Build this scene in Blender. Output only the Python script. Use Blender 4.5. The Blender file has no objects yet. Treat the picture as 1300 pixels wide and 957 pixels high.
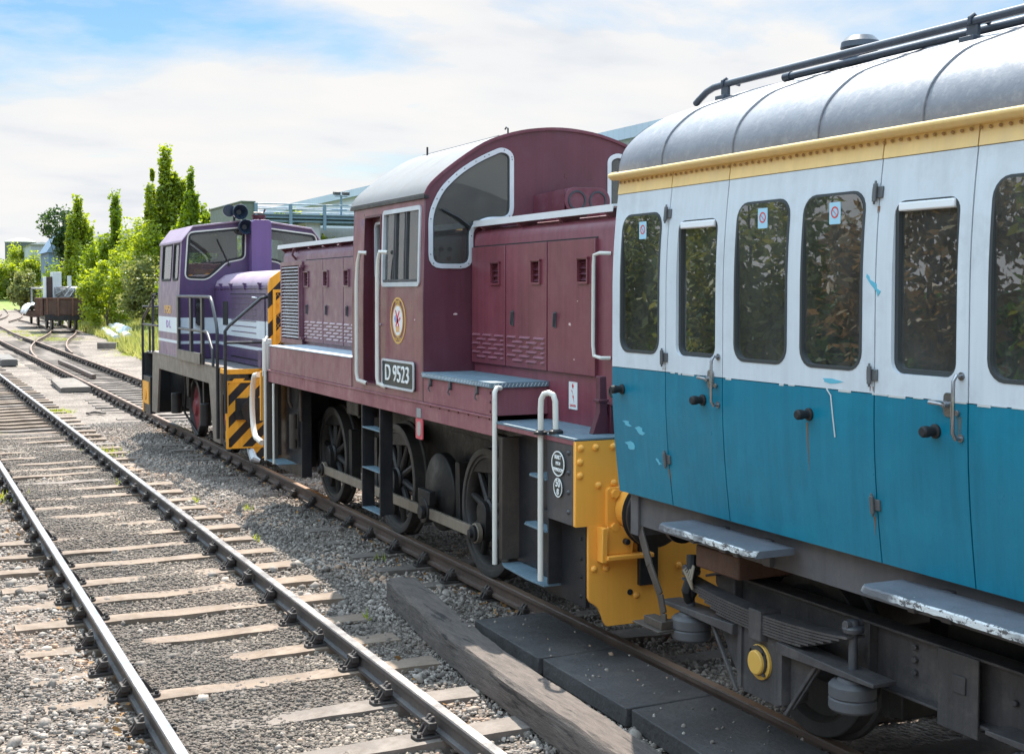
import bpy, bmesh, math, random
import numpy as np
from mathutils import Vector, Matrix
from mathutils.geometry import tessellate_polygon
random.seed(7); RNG = np.random.default_rng(11)
R = math.radians
col = bpy.context.scene.collection
XC = 5.25            # centre line of the train's track (x across, y along, z up, camera over x=y=0)
HZ = 2.564           # eye height
BASE = {}            # object name -> world position its mesh coordinates are relative to

# ------------------------------------------------------------------ materials
MAT = {}
def _nt(name):
    m = bpy.data.materials.new(name); m.use_nodes = True
    nt = m.node_tree; b = nt.nodes['Principled BSDF']
    return m, nt, b
def node(nt, t, **kw):
    n = nt.nodes.new(t)
    for k, v in kw.items():
        if k == 'op': n.operation = v
        elif k == 'inp':
            for kk, vv in v.items(): n.inputs[kk].default_value = vv
        else: setattr(n, k, v)
    return n
def ramp(nt, src, stops):
    r = nt.nodes.new('ShaderNodeValToRGB'); e = r.color_ramp.elements
    e[0].position, e[0].color = stops[0][0], (*stops[0][1], 1)
    e[1].position, e[1].color = stops[-1][0], (*stops[-1][1], 1)
    for p, c in stops[1:-1]:
        k = e.new(p); k.color = (*c, 1)
    nt.links.new(src, r.inputs[0]); return r.outputs[0]
def mixc(nt, fac, a, b, mode='MIX'):
    n = nt.nodes.new('ShaderNodeMix'); n.data_type = 'RGBA'; n.blend_type = mode
    for s, v in ((n.inputs[0], fac), (n.inputs[6], a), (n.inputs[7], b)):
        if isinstance(v, (int, float)): s.default_value = v
        elif isinstance(v, tuple): s.default_value = (*v[:3], 1)
        else: nt.links.new(v, s)
    return n.outputs[2]
def coords(nt, scale=(1, 1, 1)):
    t = nt.nodes.new('ShaderNodeTexCoord'); mp = nt.nodes.new('ShaderNodeMapping')
    mp.inputs['Scale'].default_value = scale
    nt.links.new(t.outputs['Object'], mp.inputs[0]); return mp.outputs[0]
def noise(nt, vec, scale, detail=6, rough=.6, out=0):
    n = nt.nodes.new('ShaderNodeTexNoise'); n.inputs['Scale'].default_value = scale
    n.inputs['Detail'].default_value = detail; n.inputs['Roughness'].default_value = rough
    nt.links.new(vec, n.inputs['Vector']); return n.outputs[out]
def bump(nt, b, h, s=.3, d=.01):
    n = nt.nodes.new('ShaderNodeBump'); n.inputs['Strength'].default_value = s; n.inputs['Distance'].default_value = d
    nt.links.new(h, n.inputs['Height']); nt.links.new(n.outputs[0], b.inputs['Normal'])
def sc(c, k): return tuple(min(1, x * k) for x in c)
def paint(name, c, rough=.45, metal=0., var=.25, wear=None, wear_amt=.55, streak=True, bmp=.12, spec=.5, dust=None):
    """weathered paint: patchy value, vertical streaks, optional chips showing another colour, roughness changes"""
    if name in MAT: return MAT[name]
    m, nt, b = _nt(name)
    big = noise(nt, coords(nt), 1.7, 8, .65)
    base = ramp(nt, big, [(.3, sc(c, 1 - var)), (.7, sc(c, 1 + var))])
    if streak:
        st = noise(nt, coords(nt, (17, 17, .7)), 1.0, 7, .68)
        base = mixc(nt, .5, base, ramp(nt, st, [(.35, sc(c, 1 - var)), (.65, sc(c, 1 + var * .8))]))
    if dust:
        d2 = noise(nt, coords(nt), 3.3, 10, .75)
        base = mixc(nt, ramp(nt, d2, [(.5, (0, 0, 0)), (.72, (.8, .8, .8))]), base, dust)
    if wear:
        w = noise(nt, coords(nt), 9, 12, .75)
        base = mixc(nt, ramp(nt, w, [(wear_amt, (0, 0, 0)), (wear_amt + .02, (1, 1, 1))]), base, wear)
    nt.links.new(base, b.inputs['Base Color'])
    rr = noise(nt, coords(nt), 6, 6, .7)
    rv = ramp(nt, rr, [(.3, (rough * .75,) * 3), (.7, (min(1, rough * 1.3),) * 3)])
    nt.links.new(rv, b.inputs['Roughness'])
    b.inputs['Metallic'].default_value = metal
    b.inputs['Specular IOR Level'].default_value = spec
    bn = noise(nt, coords(nt), 4 if bmp < .3 else 25, 8, .6)
    bump(nt, b, bn, bmp, .012)
    MAT[name] = m; return m
def flat(name, c, rough=.6, metal=0., emit=0):
    if name in MAT: return MAT[name]
    m, nt, b = _nt(name); b.inputs['Base Color'].default_value = (*c, 1)
    b.inputs['Roughness'].default_value = rough; b.inputs['Metallic'].default_value = metal
    MAT[name] = m; return m
def glass(name, tint=(.5, .55, .52), refl=.19, rough=.010, wavy=.012, dirt=.07):
    if name in MAT: return MAT[name]
    m = bpy.data.materials.new(name); m.use_nodes = True; nt = m.node_tree; nt.nodes.clear()
    o = nt.nodes.new('ShaderNodeOutputMaterial'); mx = nt.nodes.new('ShaderNodeMixShader')
    t = nt.nodes.new('ShaderNodeBsdfTransparent'); t.inputs[0].default_value = (*tint, 1)
    g = nt.nodes.new('ShaderNodeBsdfGlossy'); g.inputs['Roughness'].default_value = rough
    g.inputs[0].default_value = (.95, .97, 1, 1)
    f = nt.nodes.new('ShaderNodeFresnel'); f.inputs[0].default_value = 1.5
    mm = node(nt, 'ShaderNodeMath', op='MULTIPLY_ADD'); mm.inputs[1].default_value = 1.0; mm.inputs[2].default_value = refl
    mm.use_clamp = True
    nt.links.new(f.outputs[0], mm.inputs[0]); nt.links.new(mm.outputs[0], mx.inputs[0])
    nn = noise(nt, coords(nt), 2.2, 2, .5); bp = nt.nodes.new('ShaderNodeBump')
    bp.inputs['Strength'].default_value = wavy; bp.inputs['Distance'].default_value = .05
    nt.links.new(nn, bp.inputs['Height']); nt.links.new(bp.outputs[0], g.inputs['Normal'])
    nt.links.new(t.outputs[0], mx.inputs[1]); nt.links.new(g.outputs[0], mx.inputs[2])
    df = nt.nodes.new('ShaderNodeBsdfDiffuse'); df.inputs[0].default_value = (.42, .42, .40, 1); m2 = nt.nodes.new('ShaderNodeMixShader')
    dm = ramp(nt, noise(nt, coords(nt, (1, 1.5, .8)), 2.5, 7, .65), [(.3, (dirt * .3,) * 3), (.75, (dirt * 1.7,) * 3)]); nt.links.new(dm, m2.inputs[0])
    nt.links.new(mx.outputs[0], m2.inputs[1]); nt.links.new(df.outputs[0], m2.inputs[2]); nt.links.new(m2.outputs[0], o.inputs[0])
    MAT[name] = m; return m
def leafmat(name, c, c2, trans=.45):
    if name in MAT: return MAT[name]
    m = bpy.data.materials.new(name); m.use_nodes = True; nt = m.node_tree; nt.nodes.clear()
    o = nt.nodes.new('ShaderNodeOutputMaterial'); mx = nt.nodes.new('ShaderNodeMixShader'); mx.inputs[0].default_value = trans
    d = nt.nodes.new('ShaderNodeBsdfPrincipled'); d.inputs['Roughness'].default_value = .5
    t = nt.nodes.new('ShaderNodeBsdfTranslucent')
    cc = ramp(nt, noise(nt, coords(nt), 1.3, 4, .7), [(.3, c), (.7, c2)])
    at = nt.nodes.new('ShaderNodeAttribute'); at.attribute_name = 'tone'
    cc = mixc(nt, at.outputs['Fac'], cc, c2)
    nt.links.new(cc, d.inputs['Base Color'])
    hs = nt.nodes.new('ShaderNodeHueSaturation'); hs.inputs['Hue'].default_value = .475; hs.inputs['Saturation'].default_value = 1.1; hs.inputs['Value'].default_value = 1.8
    nt.links.new(cc, hs.inputs['Color']); nt.links.new(hs.outputs[0], t.inputs[0])
    nt.links.new(d.outputs[0], mx.inputs[1]); nt.links.new(t.outputs[0], mx.inputs[2]); nt.links.new(mx.outputs[0], o.inputs[0])
    MAT[name] = m; return m

# ------------------------------------------------------------------ objects
def root(name, label, cat, loc=(0, 0, 0), group=None):
    o = bpy.data.objects.new(name, None); col.objects.link(o); o.location = loc
    o.empty_display_size = .2
    o['label'] = label; o['category'] = cat
    if group: o['group'] = group
    BASE[o.name] = Vector(loc); return o
def tagit(o, label=None, cat=None, group=None, kind=None):
    for k, v in (('label', label), ('category', cat), ('group', group), ('kind', kind)):
        if v: o[k] = v
    return o
class MB:
    def __init__(s): s.v = []; s.f = []; s.m = []; s.at = None
    def add(s, vs, fs, mi=0):
        n = len(s.v); s.v += [tuple(p) for p in vs]; s.f += [tuple(i + n for i in f) for f in fs]; s.m += [mi] * len(fs); return s
    def box(s, x0, x1, y0, y1, z0, z1, mi=0):
        if x0 > x1: x0, x1 = x1, x0
        if y0 > y1: y0, y1 = y1, y0
        if z0 > z1: z0, z1 = z1, z0
        return s.add([(x0, y0, z0), (x1, y0, z0), (x1, y1, z0), (x0, y1, z0), (x0, y0, z1), (x1, y0, z1), (x1, y1, z1), (x0, y1, z1)],
              [(0, 3, 2, 1), (4, 5, 6, 7), (0, 1, 5, 4), (1, 2, 6, 5), (2, 3, 7, 6), (3, 0, 4, 7)], mi)
    def beam(s, p0, p1, w, h, mi=0, up=(0, 0, 1)):
        p0 = Vector(p0); p1 = Vector(p1); d = (p1 - p0).normalized(); u = Vector(up)
        a = d.cross(u)
        if a.length < 1e-4: a = d.cross(Vector((0, 1, 0)))
        a.normalize(); u = a.cross(d).normalized(); a = a * w / 2; u = u * h / 2
        vs = [p + i * a + j * u for p in (p0, p1) for i, j in ((-1, -1), (1, -1), (1, 1), (-1, 1))]
        return s.add(vs, [(0, 1, 2, 3), (7, 6, 5, 4), (0, 4, 5, 1), (1, 5, 6, 2), (2, 6, 7, 3), (3, 7, 4, 0)], mi)
    def cyl(s, p0, p1, r0, r1=None, n=16, mi=0):
        r1 = r0 if r1 is None else r1
        p0 = Vector(p0); p1 = Vector(p1); d = (p1 - p0).normalized()
        a = d.orthogonal().normalized(); b = d.cross(a)
        vs = []
        for p, r in ((p0, r0), (p1, r1)):
            for i in range(n):
                t = 2 * math.pi * i / n; vs.append(p + (a * math.cos(t) + b * math.sin(t)) * r)
        fs = [(i, (i + 1) % n, n + (i + 1) % n, n + i) for i in range(n)] + [tuple(range(n))[::-1], tuple(range(n, 2 * n))]
        return s.add(vs, fs, mi)
    def lathe(s, c, axis, prof, n=32, mi=0):
        """prof: (distance along axis, radius) pairs"""
        c = Vector(c); d = Vector(axis).normalized(); a = d.orthogonal().normalized(); b = d.cross(a)
        vs = []; k = len(prof)
        for i in range(n):
            t = 2 * math.pi * i / n; r_ = a * math.cos(t) + b * math.sin(t)
            vs += [c + d * h + r_ * max(r, 1e-4) for h, r in prof]
        fs = [(i * k + j, ((i + 1) % n) * k + j, ((i + 1) % n) * k + j + 1, i * k + j + 1) for i in range(n) for j in range(k - 1)]
        return s.add(vs, fs, mi)
    def tube(s, pts, r, n=8, mi=0, closed=False):
        pts = [Vector(p) for p in pts]; m = len(pts); vs = []; prev = None
        for i, p in enumerate(pts):
            d = (pts[min(i + 1, m - 1)] - pts[max(i - 1, 0)]).normalized()
            a = (prev - d * prev.dot(d)) if prev is not None else d.orthogonal()
            if a.length < 1e-5: a = d.orthogonal()
            a.normalize(); prev = a; b = d.cross(a)
            rr = r[i] if isinstance(r, (list, tuple)) else r
            vs += [p + (a * math.cos(2 * math.pi * j / n) + b * math.sin(2 * math.pi * j / n)) * rr for j in range(n)]
        fs = [(i * n + j, i * n + (j + 1) % n, (i + 1) * n + (j + 1) % n, (i + 1) * n + j) for i in range(m - 1) for j in range(n)]
        fs += [tuple(range(n))[::-1], tuple(range((m - 1) * n, m * n))]
        return s.add(vs, fs, mi)
    def prism(s, poly, axis, a, b, mi=0, holes=(), rim_mi=None):
        """extrude a 2-D polygon (with holes) between a and b on the given axis; poly pairs are the two other axes in xyz order"""
        def P(u, v, w): return {'x': (w, u, v), 'y': (u, w, v), 'z': (u, v, w)}[axis]
        loops = [list(poly)] + [list(h) for h in holes]; flatp = [p for l in loops for p in l]; n = len(flatp)
        tris = tessellate_polygon([[Vector((p[0], p[1], 0)) for p in l] for l in loops])
        vs = [P(*p, a) for p in flatp] + [P(*p, b) for p in flatp]
        fs = [tuple(t) for t in tris] + [tuple(i + n for i in t[::-1]) for t in tris]
        s.add(vs, fs, mi); base = len(s.v) - 2 * n; o = 0; rf = []
        for l in loops:
            k = len(l)
            rf += [(base + o + i, base + o + (i + 1) % k, base + n + o + (i + 1) % k, base + n + o + i) for i in range(k)]
            o += k
        s.f += rf; s.m += [mi if rim_mi is None else rim_mi] * len(rf); return s
    def strip(s, rows, mi=0, close=False):
        """skin of quads over rows of points"""
        k = len(rows[0]); vs = [p for r in rows for p in r]
        fs = [(i * k + j, i * k + j + 1, (i + 1) * k + j + 1, (i + 1) * k + j) for i in range(len(rows) - 1) for j in range(k - 1)]
        return s.add(vs, fs, mi)
    def mirror(s, xc):
        s.half = (len(s.v), len(s.f)); n = len(s.v); s.v += [(2 * xc - x, y, z) for x, y, z in s.v]
        s.f += [tuple(i + n for i in f[::-1]) for f in s.f[:]]; s.m += s.m[:]; return s
    def islands(s, name, mats, parent=None, **kw):
        """one part per separate piece"""
        if getattr(s, 'half', None): s.half = None
        p = list(range(len(s.v)))
        def find(i):
            while p[i] != i: p[i] = p[p[i]]; i = p[i]
            return i
        for f in s.f:
            for i in f[1:]: p[find(i)] = find(f[0])
        gr = {}
        for k, f in enumerate(s.f): gr.setdefault(find(f[0]), []).append(k)
        out = None
        for ks in gr.values():
            m = MB(); idx = {}
            for k in ks:
                for i in s.f[k]:
                    if i not in idx: idx[i] = len(m.v); m.v.append(s.v[i])
                m.f.append(tuple(idx[i] for i in s.f[k])); m.m.append(s.m[k])
            o = m.build(name, mats, parent, **kw); out = out or o
        return out
    def build(s, name, mats, parent=None, bevel=0, smooth=35, cuts=None, warp=None, recalc=True, solid=0, label=None, seg=2):
        if getattr(s, 'half', None):          # a mirrored part becomes two parts, one on each side
            nv, nf = s.half; far = MB(); far.v = s.v[nv:2 * nv]; far.f = [tuple(i - nv for i in f) for f in s.f[nf:2 * nf]]; far.m = s.m[nf:2 * nf]
            q = lambda i: i if i < nv else i - nv
            s.f = s.f[:nf] + [tuple(q(i) for i in f) for f in s.f[2 * nf:]]; s.m = s.m[:nf] + s.m[2 * nf:]; s.v = s.v[:nv] + s.v[2 * nv:]; s.half = None
            far.build(name, mats, parent, bevel, smooth, cuts, warp, recalc, solid, label, seg)
        if not isinstance(mats, (list, tuple)): mats = [mats]
        base = BASE[parent.name] if parent is not None else Vector((0, 0, 0))
        me = bpy.data.meshes.new(name)
        me.from_pydata(s.v, [], s.f)
        for m in mats: me.materials.append(m)
        me.polygons.foreach_set('material_index', s.m)
        if cuts or recalc or warp:
            bm = bmesh.new(); bm.from_mesh(me)
            for co, no in (cuts or []):
                bmesh.ops.bisect_plane(bm, geom=bm.verts[:] + bm.edges[:] + bm.faces[:], plane_co=co, plane_no=no)
            if recalc: bmesh.ops.recalc_face_normals(bm, faces=bm.faces)
            if warp:
                for v in bm.verts: v.co = warp(v.co)
            bm.to_mesh(me); bm.free()
        if base.length: me.transform(Matrix.Translation(-base))
        if smooth:
            me.polygons.foreach_set('use_smooth', [True] * len(me.polygons)); me.set_sharp_from_angle(angle=R(smooth))
        o = bpy.data.objects.new(name, me); col.objects.link(o)
        if parent is not None: o.parent = parent
        BASE[o.name] = base
        if solid:
            md = o.modifiers.new('solid', 'SOLIDIFY'); md.thickness = solid; md.offset = 0
        if bevel:
            md = o.modifiers.new('bevel', 'BEVEL'); md.width = bevel; md.segments = seg; md.limit_method = 'ANGLE'; md.angle_limit = R(40)
            md.harden_normals = False
        if label: o['label'] = label
        return o
def rr(u0, u1, v0, v1, r, n=5):
    if u0 > u1: u0, u1 = u1, u0
    if v0 > v1: v0, v1 = v1, v0
    rs = r if isinstance(r, (tuple, list)) else (r,) * 4        # corners: (u1,v1) (u0,v1) (u0,v0) (u1,v0)
    out = []
    for (cu, cv, su, sv, a0), q in zip(((u1, v1, -1, -1, 0), (u0, v1, 1, -1, 90), (u0, v0, 1, 1, 180), (u1, v0, -1, 1, 270)), rs):
        for i in range(n + 1):
            a = R(a0 + 90 * i / n); out.append((cu + su * q + q * math.cos(a), cv + sv * q + q * math.sin(a)))
    return out
def offset(poly, d):
    """outward offset of a simple polygon"""
    n = len(poly); A = sum(poly[i][0] * poly[(i + 1) % n][1] - poly[(i + 1) % n][0] * poly[i][1] for i in range(n)); sg = 1 if A > 0 else -1
    out = []
    for i in range(n):
        p0, p1, p2 = Vector(poly[i - 1]), Vector(poly[i]), Vector(poly[(i + 1) % n])
        e1 = (p1 - p0); e2 = (p2 - p1)
        n1 = Vector((e1.y, -e1.x)).normalized() * sg; n2 = Vector((e2.y, -e2.x)).normalized() * sg
        b = (n1 + n2)
        b = b.normalized() / max(.4, b.normalized().dot(n1)) if b.length > 1e-6 else n1
        out.append((p1.x + b.x * d, p1.y + b.y * d))
    return out
def roundpoly(poly, r, n=4):
    out = []; m = len(poly)
    for i in range(m):
        p0, p1, p2 = Vector(poly[i - 1]), Vector(poly[i]), Vector(poly[(i + 1) % m])
        q = min(r, (p0 - p1).length * .45, (p2 - p1).length * .45)
        a = p1 + (p0 - p1).normalized() * q; b = p1 + (p2 - p1).normalized() * q
        for k in range(n + 1):
            t = k / n; c = a * (1 - t) ** 2 + p1 * 2 * t * (1 - t) + b * t * t; out.append((c.x, c.y))
    return out
def text_mesh(name, s, size, loc, mats, parent, ext=.004, bold=.0, sx=1., right=(0, -1, 0), up=(0, 0, 1)):
    """lettering as a real mesh; right/up give its plane"""
    cu = bpy.data.curves.new(name, 'FONT'); cu.body = s; cu.size = size; cu.extrude = ext; cu.offset = bold
    cu.align_x = 'CENTER'; cu.align_y = 'CENTER'
    t = bpy.data.objects.new('tmp_text', cu); col.objects.link(t)
    dg = bpy.context.evaluated_depsgraph_get(); me = bpy.data.meshes.new_from_object(t.evaluated_get(dg))
    bpy.data.objects.remove(t); me.name = name
    rt = Vector(right).normalized(); u = Vector(up).normalized(); nr = rt.cross(u)
    M = Matrix(((rt.x * sx, u.x, nr.x, loc[0]), (rt.y * sx, u.y, nr.y, loc[1]), (rt.z * sx, u.z, nr.z, loc[2]), (0, 0, 0, 1)))
    me.transform(M)
    base = BASE[parent.name]; me.transform(Matrix.Translation(-base))
    me.materials.clear(); me.materials.append(mats)
    o = bpy.data.objects.new(name, me); col.objects.link(o); o.parent = parent; BASE[o.name] = base
    return o
def copy_tree(o, parent=None):
    c = o.copy(); col.objects.link(c)
    if parent is not None: c.parent = parent
    for ch in list(o.children): copy_tree(ch, c)
    return c
def ring(m, outer, inner, axis, a, b, mi=0): m.prism(outer, axis, a, b, mi, holes=[inner]); return m

# ------------------------------------------------------------------ shared materials
maroon = paint('maroon_paint', (.120, .028, .044), .38, var=.18, dust=(.18, .085, .11), bmp=.05)
maroon_pale = paint('faded_maroon_paint', (.23, .075, .092), .5, var=.25, dust=(.34, .17, .17), bmp=.08)
maroon_dark = paint('dark_maroon_paint', (.085, .016, .028), .45, var=.2)
blackp = paint('black_paint', (.016, .016, .019), .42, var=.3, dust=(.038, .033, .030))
greasy = paint('greasy_black_metal', (.018, .016, .016), .5, var=.5, dust=(.050, .040, .032), bmp=.3)
brownsteel = paint('brown_dusty_steel', (.060, .045, .036), .6, var=.3, dust=(.10, .078, .06), bmp=.3)
wheelm = paint('wheel_metal', (.050, .045, .043), .5, var=.3, dust=(.10, .085, .07), bmp=.2)
dgrey = paint('dark_grey_steel', (.060, .060, .068), .5, var=.3, dust=(.12, .11, .10), bmp=.25)
bogiem = paint('bogie_steel', (.066, .060, .061), .5, var=.35, dust=(.15, .13, .118), wear=(.05, .03, .022), wear_amt=.66, bmp=.4)
rubber = flat('black_rubber', (.012, .012, .013), .7)
yellowp = paint('yellow_paint', (.90, .40, .06), .42, var=.08, dust=(.90, .40, .06), wear=(.12, .05, .02), wear_amt=.74, bmp=.15)
hazy = paint('hazard_yellow', (.82, .36, .03), .5, var=.22, wear=(.2, .1, .04), wear_amt=.70)
whitep = paint('white_pipe_paint', (.66, .62, .56), .5, var=.12, wear=(.25, .16, .1), wear_amt=.70, streak=False)
silver = paint('grey_aluminium', (.55, .57, .60), .42, metal=.25, var=.15, streak=False)
steelp = paint('polished_steel', (.62, .60, .57), .3, metal=.8, var=.2, streak=False)
treadp = paint('grey_tread_plate', (.13, .19, .23), .5, metal=.1, var=.3, wear=(.08, .08, .09), wear_amt=.64, bmp=.5)
roofgrey = paint('pale_cab_roof', (.20, .195, .195), .6, var=.1, dust=(.16, .155, .15), streak=False, spec=.3)
dark_in = flat('dark_interior', (.018, .017, .017), .9)
cream_in = flat('cream_interior', (.34, .32, .26), .8)
gls = glass('window_glass', (.62, .66, .63), .16)
gls_cab = glass('cab_glass', (.72, .78, .76), .025)
# ================================================================== blue and white coach
CX0 = 3.88; CEND = 6.97; CFAR = -9.9
ZB, ZW, ZY, ZT = 1.365, 2.12, 3.145, 3.235
coach_blue = paint('coach_blue_paint', (.004, .160, .245), .36, var=.20, dust=(.008, .20, .29), wear=(.10, .36, .46), wear_amt=.80, bmp=.22, spec=.35)
coach_white = paint('coach_white_paint', (.56, .60, .64), .42, var=.10, dust=(.46, .48, .50), wear=(.06, .30, .40), wear_amt=.83, bmp=.05)
coach_yellow = paint('coach_cream_yellow_paint', (.80, .55, .22), .45, var=.12, dust=(.70, .50, .24), wear=(.75, .72, .66), wear_amt=.74, bmp=.1)
peel = paint('peeling_white_paint', (.50, .50, .49), .6, var=.08, streak=False)
solem = paint('solebar_grey', (.085, .082, .088), .55, var=.25, dust=(.13, .12, .115))
def peelmat():
    m, nt, b = _nt('flaking_edge_paint'); w = noise(nt, coords(nt, (1, 1, 2.2)), 26, 8, .7)
    c = mixc(nt, ramp(nt, w, [(.44, (0, 0, 0)), (.48, (1, 1, 1))]), (.09, .08, .075), (.62, .62, .61)); c = mixc(nt, ramp(nt, noise(nt, coords(nt), 3, 4, .6), [(.42, (0, 0, 0)), (.56, (1, 1, 1))]), (.13, .13, .14), c)
    nt.links.new(c, b.inputs['Base Color']); b.inputs['Roughness'].default_value = .7; bump(nt, b, w, .6, .01); return m
edgepeel = peelmat()
board = paint('step_board_grey', (.11, .12, .14), .6, var=.3, wear=(.7, .7, .7), wear_amt=.66, dust=(.12, .12, .13), streak=False, bmp=.5)
trim = paint('fitting_grey', (.12, .125, .13), .45, var=.3, metal=.3, streak=False)
sealm = flat('window_seal', (.035, .04, .042), .55)
trim2 = paint('worn_chrome', (.30, .30, .31), .25, metal=.85, var=.35, streak=False, dust=(.12, .11, .10))
whitem = flat('plain_white', (.75, .76, .78), .5)

def bend(co):
    """side profile: slight tumblehome, mirrored on the far side"""
    z = co.z; d = 0
    if z > 2.55: d += .045 * ((z - 2.55) / .65) ** 2
    if z < 2.0: d += .055 * ((2.0 - z) / .64) ** 1.6
    s = 1 if co.x < XC else -1
    co.x += s * d; return co
ZC = [((0, 0, z), (0, 0, 1)) for z in (1.45, 1.55, 1.65, 1.75, 1.87, 2.0, 2.62, 2.7, 2.78, 2.86, 2.94, 3.02, 3.10)]

coach = root('passenger_coach', 'blue and white passenger coach with cream band under its dark domed roof', 'coach', (XC, CEND, 0))
def coach_panel(y0, y1, wins, name, droplight=False, far=False):
    """one stretch of body side from y0 (camera end) to y1; wins = window y spans"""
    s = -1 if not far else 1
    X = (lambda d: CX0 + d) if not far else (lambda d: 2 * XC - CX0 - d)
    wz = (2.215, 2.955) if droplight else (2.215, 3.015)
    holes = [rr(a, b, wz[0], wz[1], .085 if not droplight else .06) for a, b in wins]
    m = MB()
    g = .004
    m.prism([(y0 + g, ZW), (y1 - g, ZW), (y1 - g, ZY), (y0 + g, ZY)], 'x', X(0), X(.03), 0, holes=holes)
    m.prism([(y0 + g, ZB), (y1 - g, ZB), (y1 - g, ZW - .004), (y0 + g, ZW - .004)], 'x', X(0), X(.03), 1)
    m.prism([(y0 + g, ZY + .003), (y1 - g, ZY + .003), (y1 - g, ZT), (y0 + g, ZT)], 'x', X(-.004), X(.03), 2)
    o = m.build(name, [coach_white, coach_blue, coach_yellow], coach, cuts=ZC, warp=bend, smooth=30)
    for (a, b), h in zip(wins, holes):
        w = MB()
        if droplight:
            ring(w, offset(h, -.001), offset(h, -.022), 'x', X(.018), X(.045))
            f = w.build('window_frame', [sealm], o)
            MB().prism(offset(h, -.020), 'x', X(.034), X(.038)).build('window_pane', gls, o)
            MB().box(X(.005), X(.04), a + .03, b - .03, wz[1] - .045, wz[1] - .008).build('top_ledge', whitem, o, bevel=.006)
        else:
            ring(w, offset(h, .004), offset(h, -.012), 'x', X(-.003), X(.035))
            f = w.build('window_frame', [sealm], o, cuts=ZC, warp=bend)
            MB().prism(offset(h, -.010), 'x', X(.012), X(.016)).build('window_pane', gls, o)
    return o
def hinge(o, y, z, X=CX0):
    m = MB(); m.cyl((X - .017, y, z - .04), (X - .017, y, z + .04), .0105, n=12)
    m.cyl((X - .017, y, z - .052), (X - .017, y, z + .052), .006, n=8)
    m.box(X - .010, X + .004, y - .04, y + .028, z - .024, z + .026)
    m.build('hinge', trim, o, bevel=.003, warp=lambda c: bend(c))
def knob(o, y, z=1.99):
    MB().lathe((CX0, y, z), (-1, 0, 0), [(0, .0), (0, .030), (.01, .030), (.014, .02), (.035, .02), (.045, .024), (.07, .024), (.078, .018), (.078, 0)], 20).build('door_stop', rubber, o)
def grab(o, y):
    X = CX0
    m = MB(); m.tube([(X, y + .0, 2.225), (X - .030, y, 2.228), (X - .045, y, 2.205), (X - .047, y, 2.1), (X - .045, y, 1.995), (X - .030, y, 1.972), (X, y, 1.975)], .0085, 10)
    m.cyl((X - .006, y, 2.225), (X + .01, y, 2.225), .017); m.cyl((X - .006, y, 1.975), (X + .01, y, 1.975), .017)
    m.build('grab_handle', trim2, o)
def lockh(o, y):
    X = CX0; m = MB(); z = 2.105
    m.prism(rr(y - .028, y + .028, z - .05, z + .05, .02), 'x', X - .007, X + .005); m.cyl((X - .005, y, z), (X - .035, y, z), .013, n=12)
    m.tube([(X - .028, y - .012, z), (X - .030, y + .04, z + .004), (X - .028, y + .085, z + .006)], [.007, .008, .011], 8)
    m.cyl((X, y - .05, z - .03), (X - .012, y - .05, z - .03), .012)
    m.build('door_handle', trim2, o, bevel=.002)
# doors and fixed panels repeat every 1.75 m behind the end panel
for far in (False, True):
    p = coach_panel(6.355, CEND, [(6.43, 6.87)], 'side_panel', far=far)
    if not far: knob(p, 6.84)
    k = 0; y = 6.355
    while y > -8.5:
        d = coach_panel(y - .565, y, [(y - .495, y - .105)], 'door', droplight=True, far=far)
        if not far and y > 0:
            for z in (3.0, 2.2, 1.625): hinge(d, y + .015, z)
            knob(d, y - .385); grab(d, y - .528); lockh(d, y - .46)
        y -= .565
        q = coach_panel(y - 1.185, y, [(y - .545, y - .105), (y - 1.095, y - .655)], 'side_panel', far=far)
        if not far and y > 0: knob(q, y - .73)
        y -= 1.185; k += 1
    yend = y
coach_len_end = yend
# thin chipped white paint line along the waist, scratches
m = MB(); random.seed(3); y = 6.30
while y > 2.2:
    L = random.uniform(.02, .12)
    if y < 4.7 or random.random() < .6: m.box(CX0 - .002, CX0 + .002, y - L, y, ZW - random.uniform(.003, .010), ZW + random.uniform(.0, .003))
    y -= L + random.uniform(.0, .06)
m.build('chipped_waist_line', peel, coach, smooth=0)
m = MB(); pts = [(CX0 - .0035, 4.93 + .0, 2.118), (CX0 - .0035, 4.90, 2.09), (CX0 - .0035, 4.885, 2.0), (CX0 - .0035, 4.87, 1.9)]
m.tube(pts, .0035, 6); m.build('scratch', peel, coach, warp=bend)
m = MB()
for (yy, zz, w, h) in ((6.80, 1.79, .05, .022), (6.66, 1.76, .06, .025), (6.78, 1.66, .07, .03), (6.47, 1.60, .03, .02), (4.90, 2.158, .09, .016), (4.62, 2.60, .02, .06)):
    q = [(yy + w * math.cos(t) * random.uniform(.5, 1.1) + (h if math.sin(t) > 0 else -h) * .6, zz + h * math.sin(t) * random.uniform(.6, 1.1)) for t in [i * math.pi / 5 for i in range(10)]]
    m.prism(q, 'x', CX0 - .0015, CX0 + .003)
m.islands('touch_up_patch', [flat('pale_blue_patch', (.10, .40, .52), .5)], coach, warp=bend, smooth=0)
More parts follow.
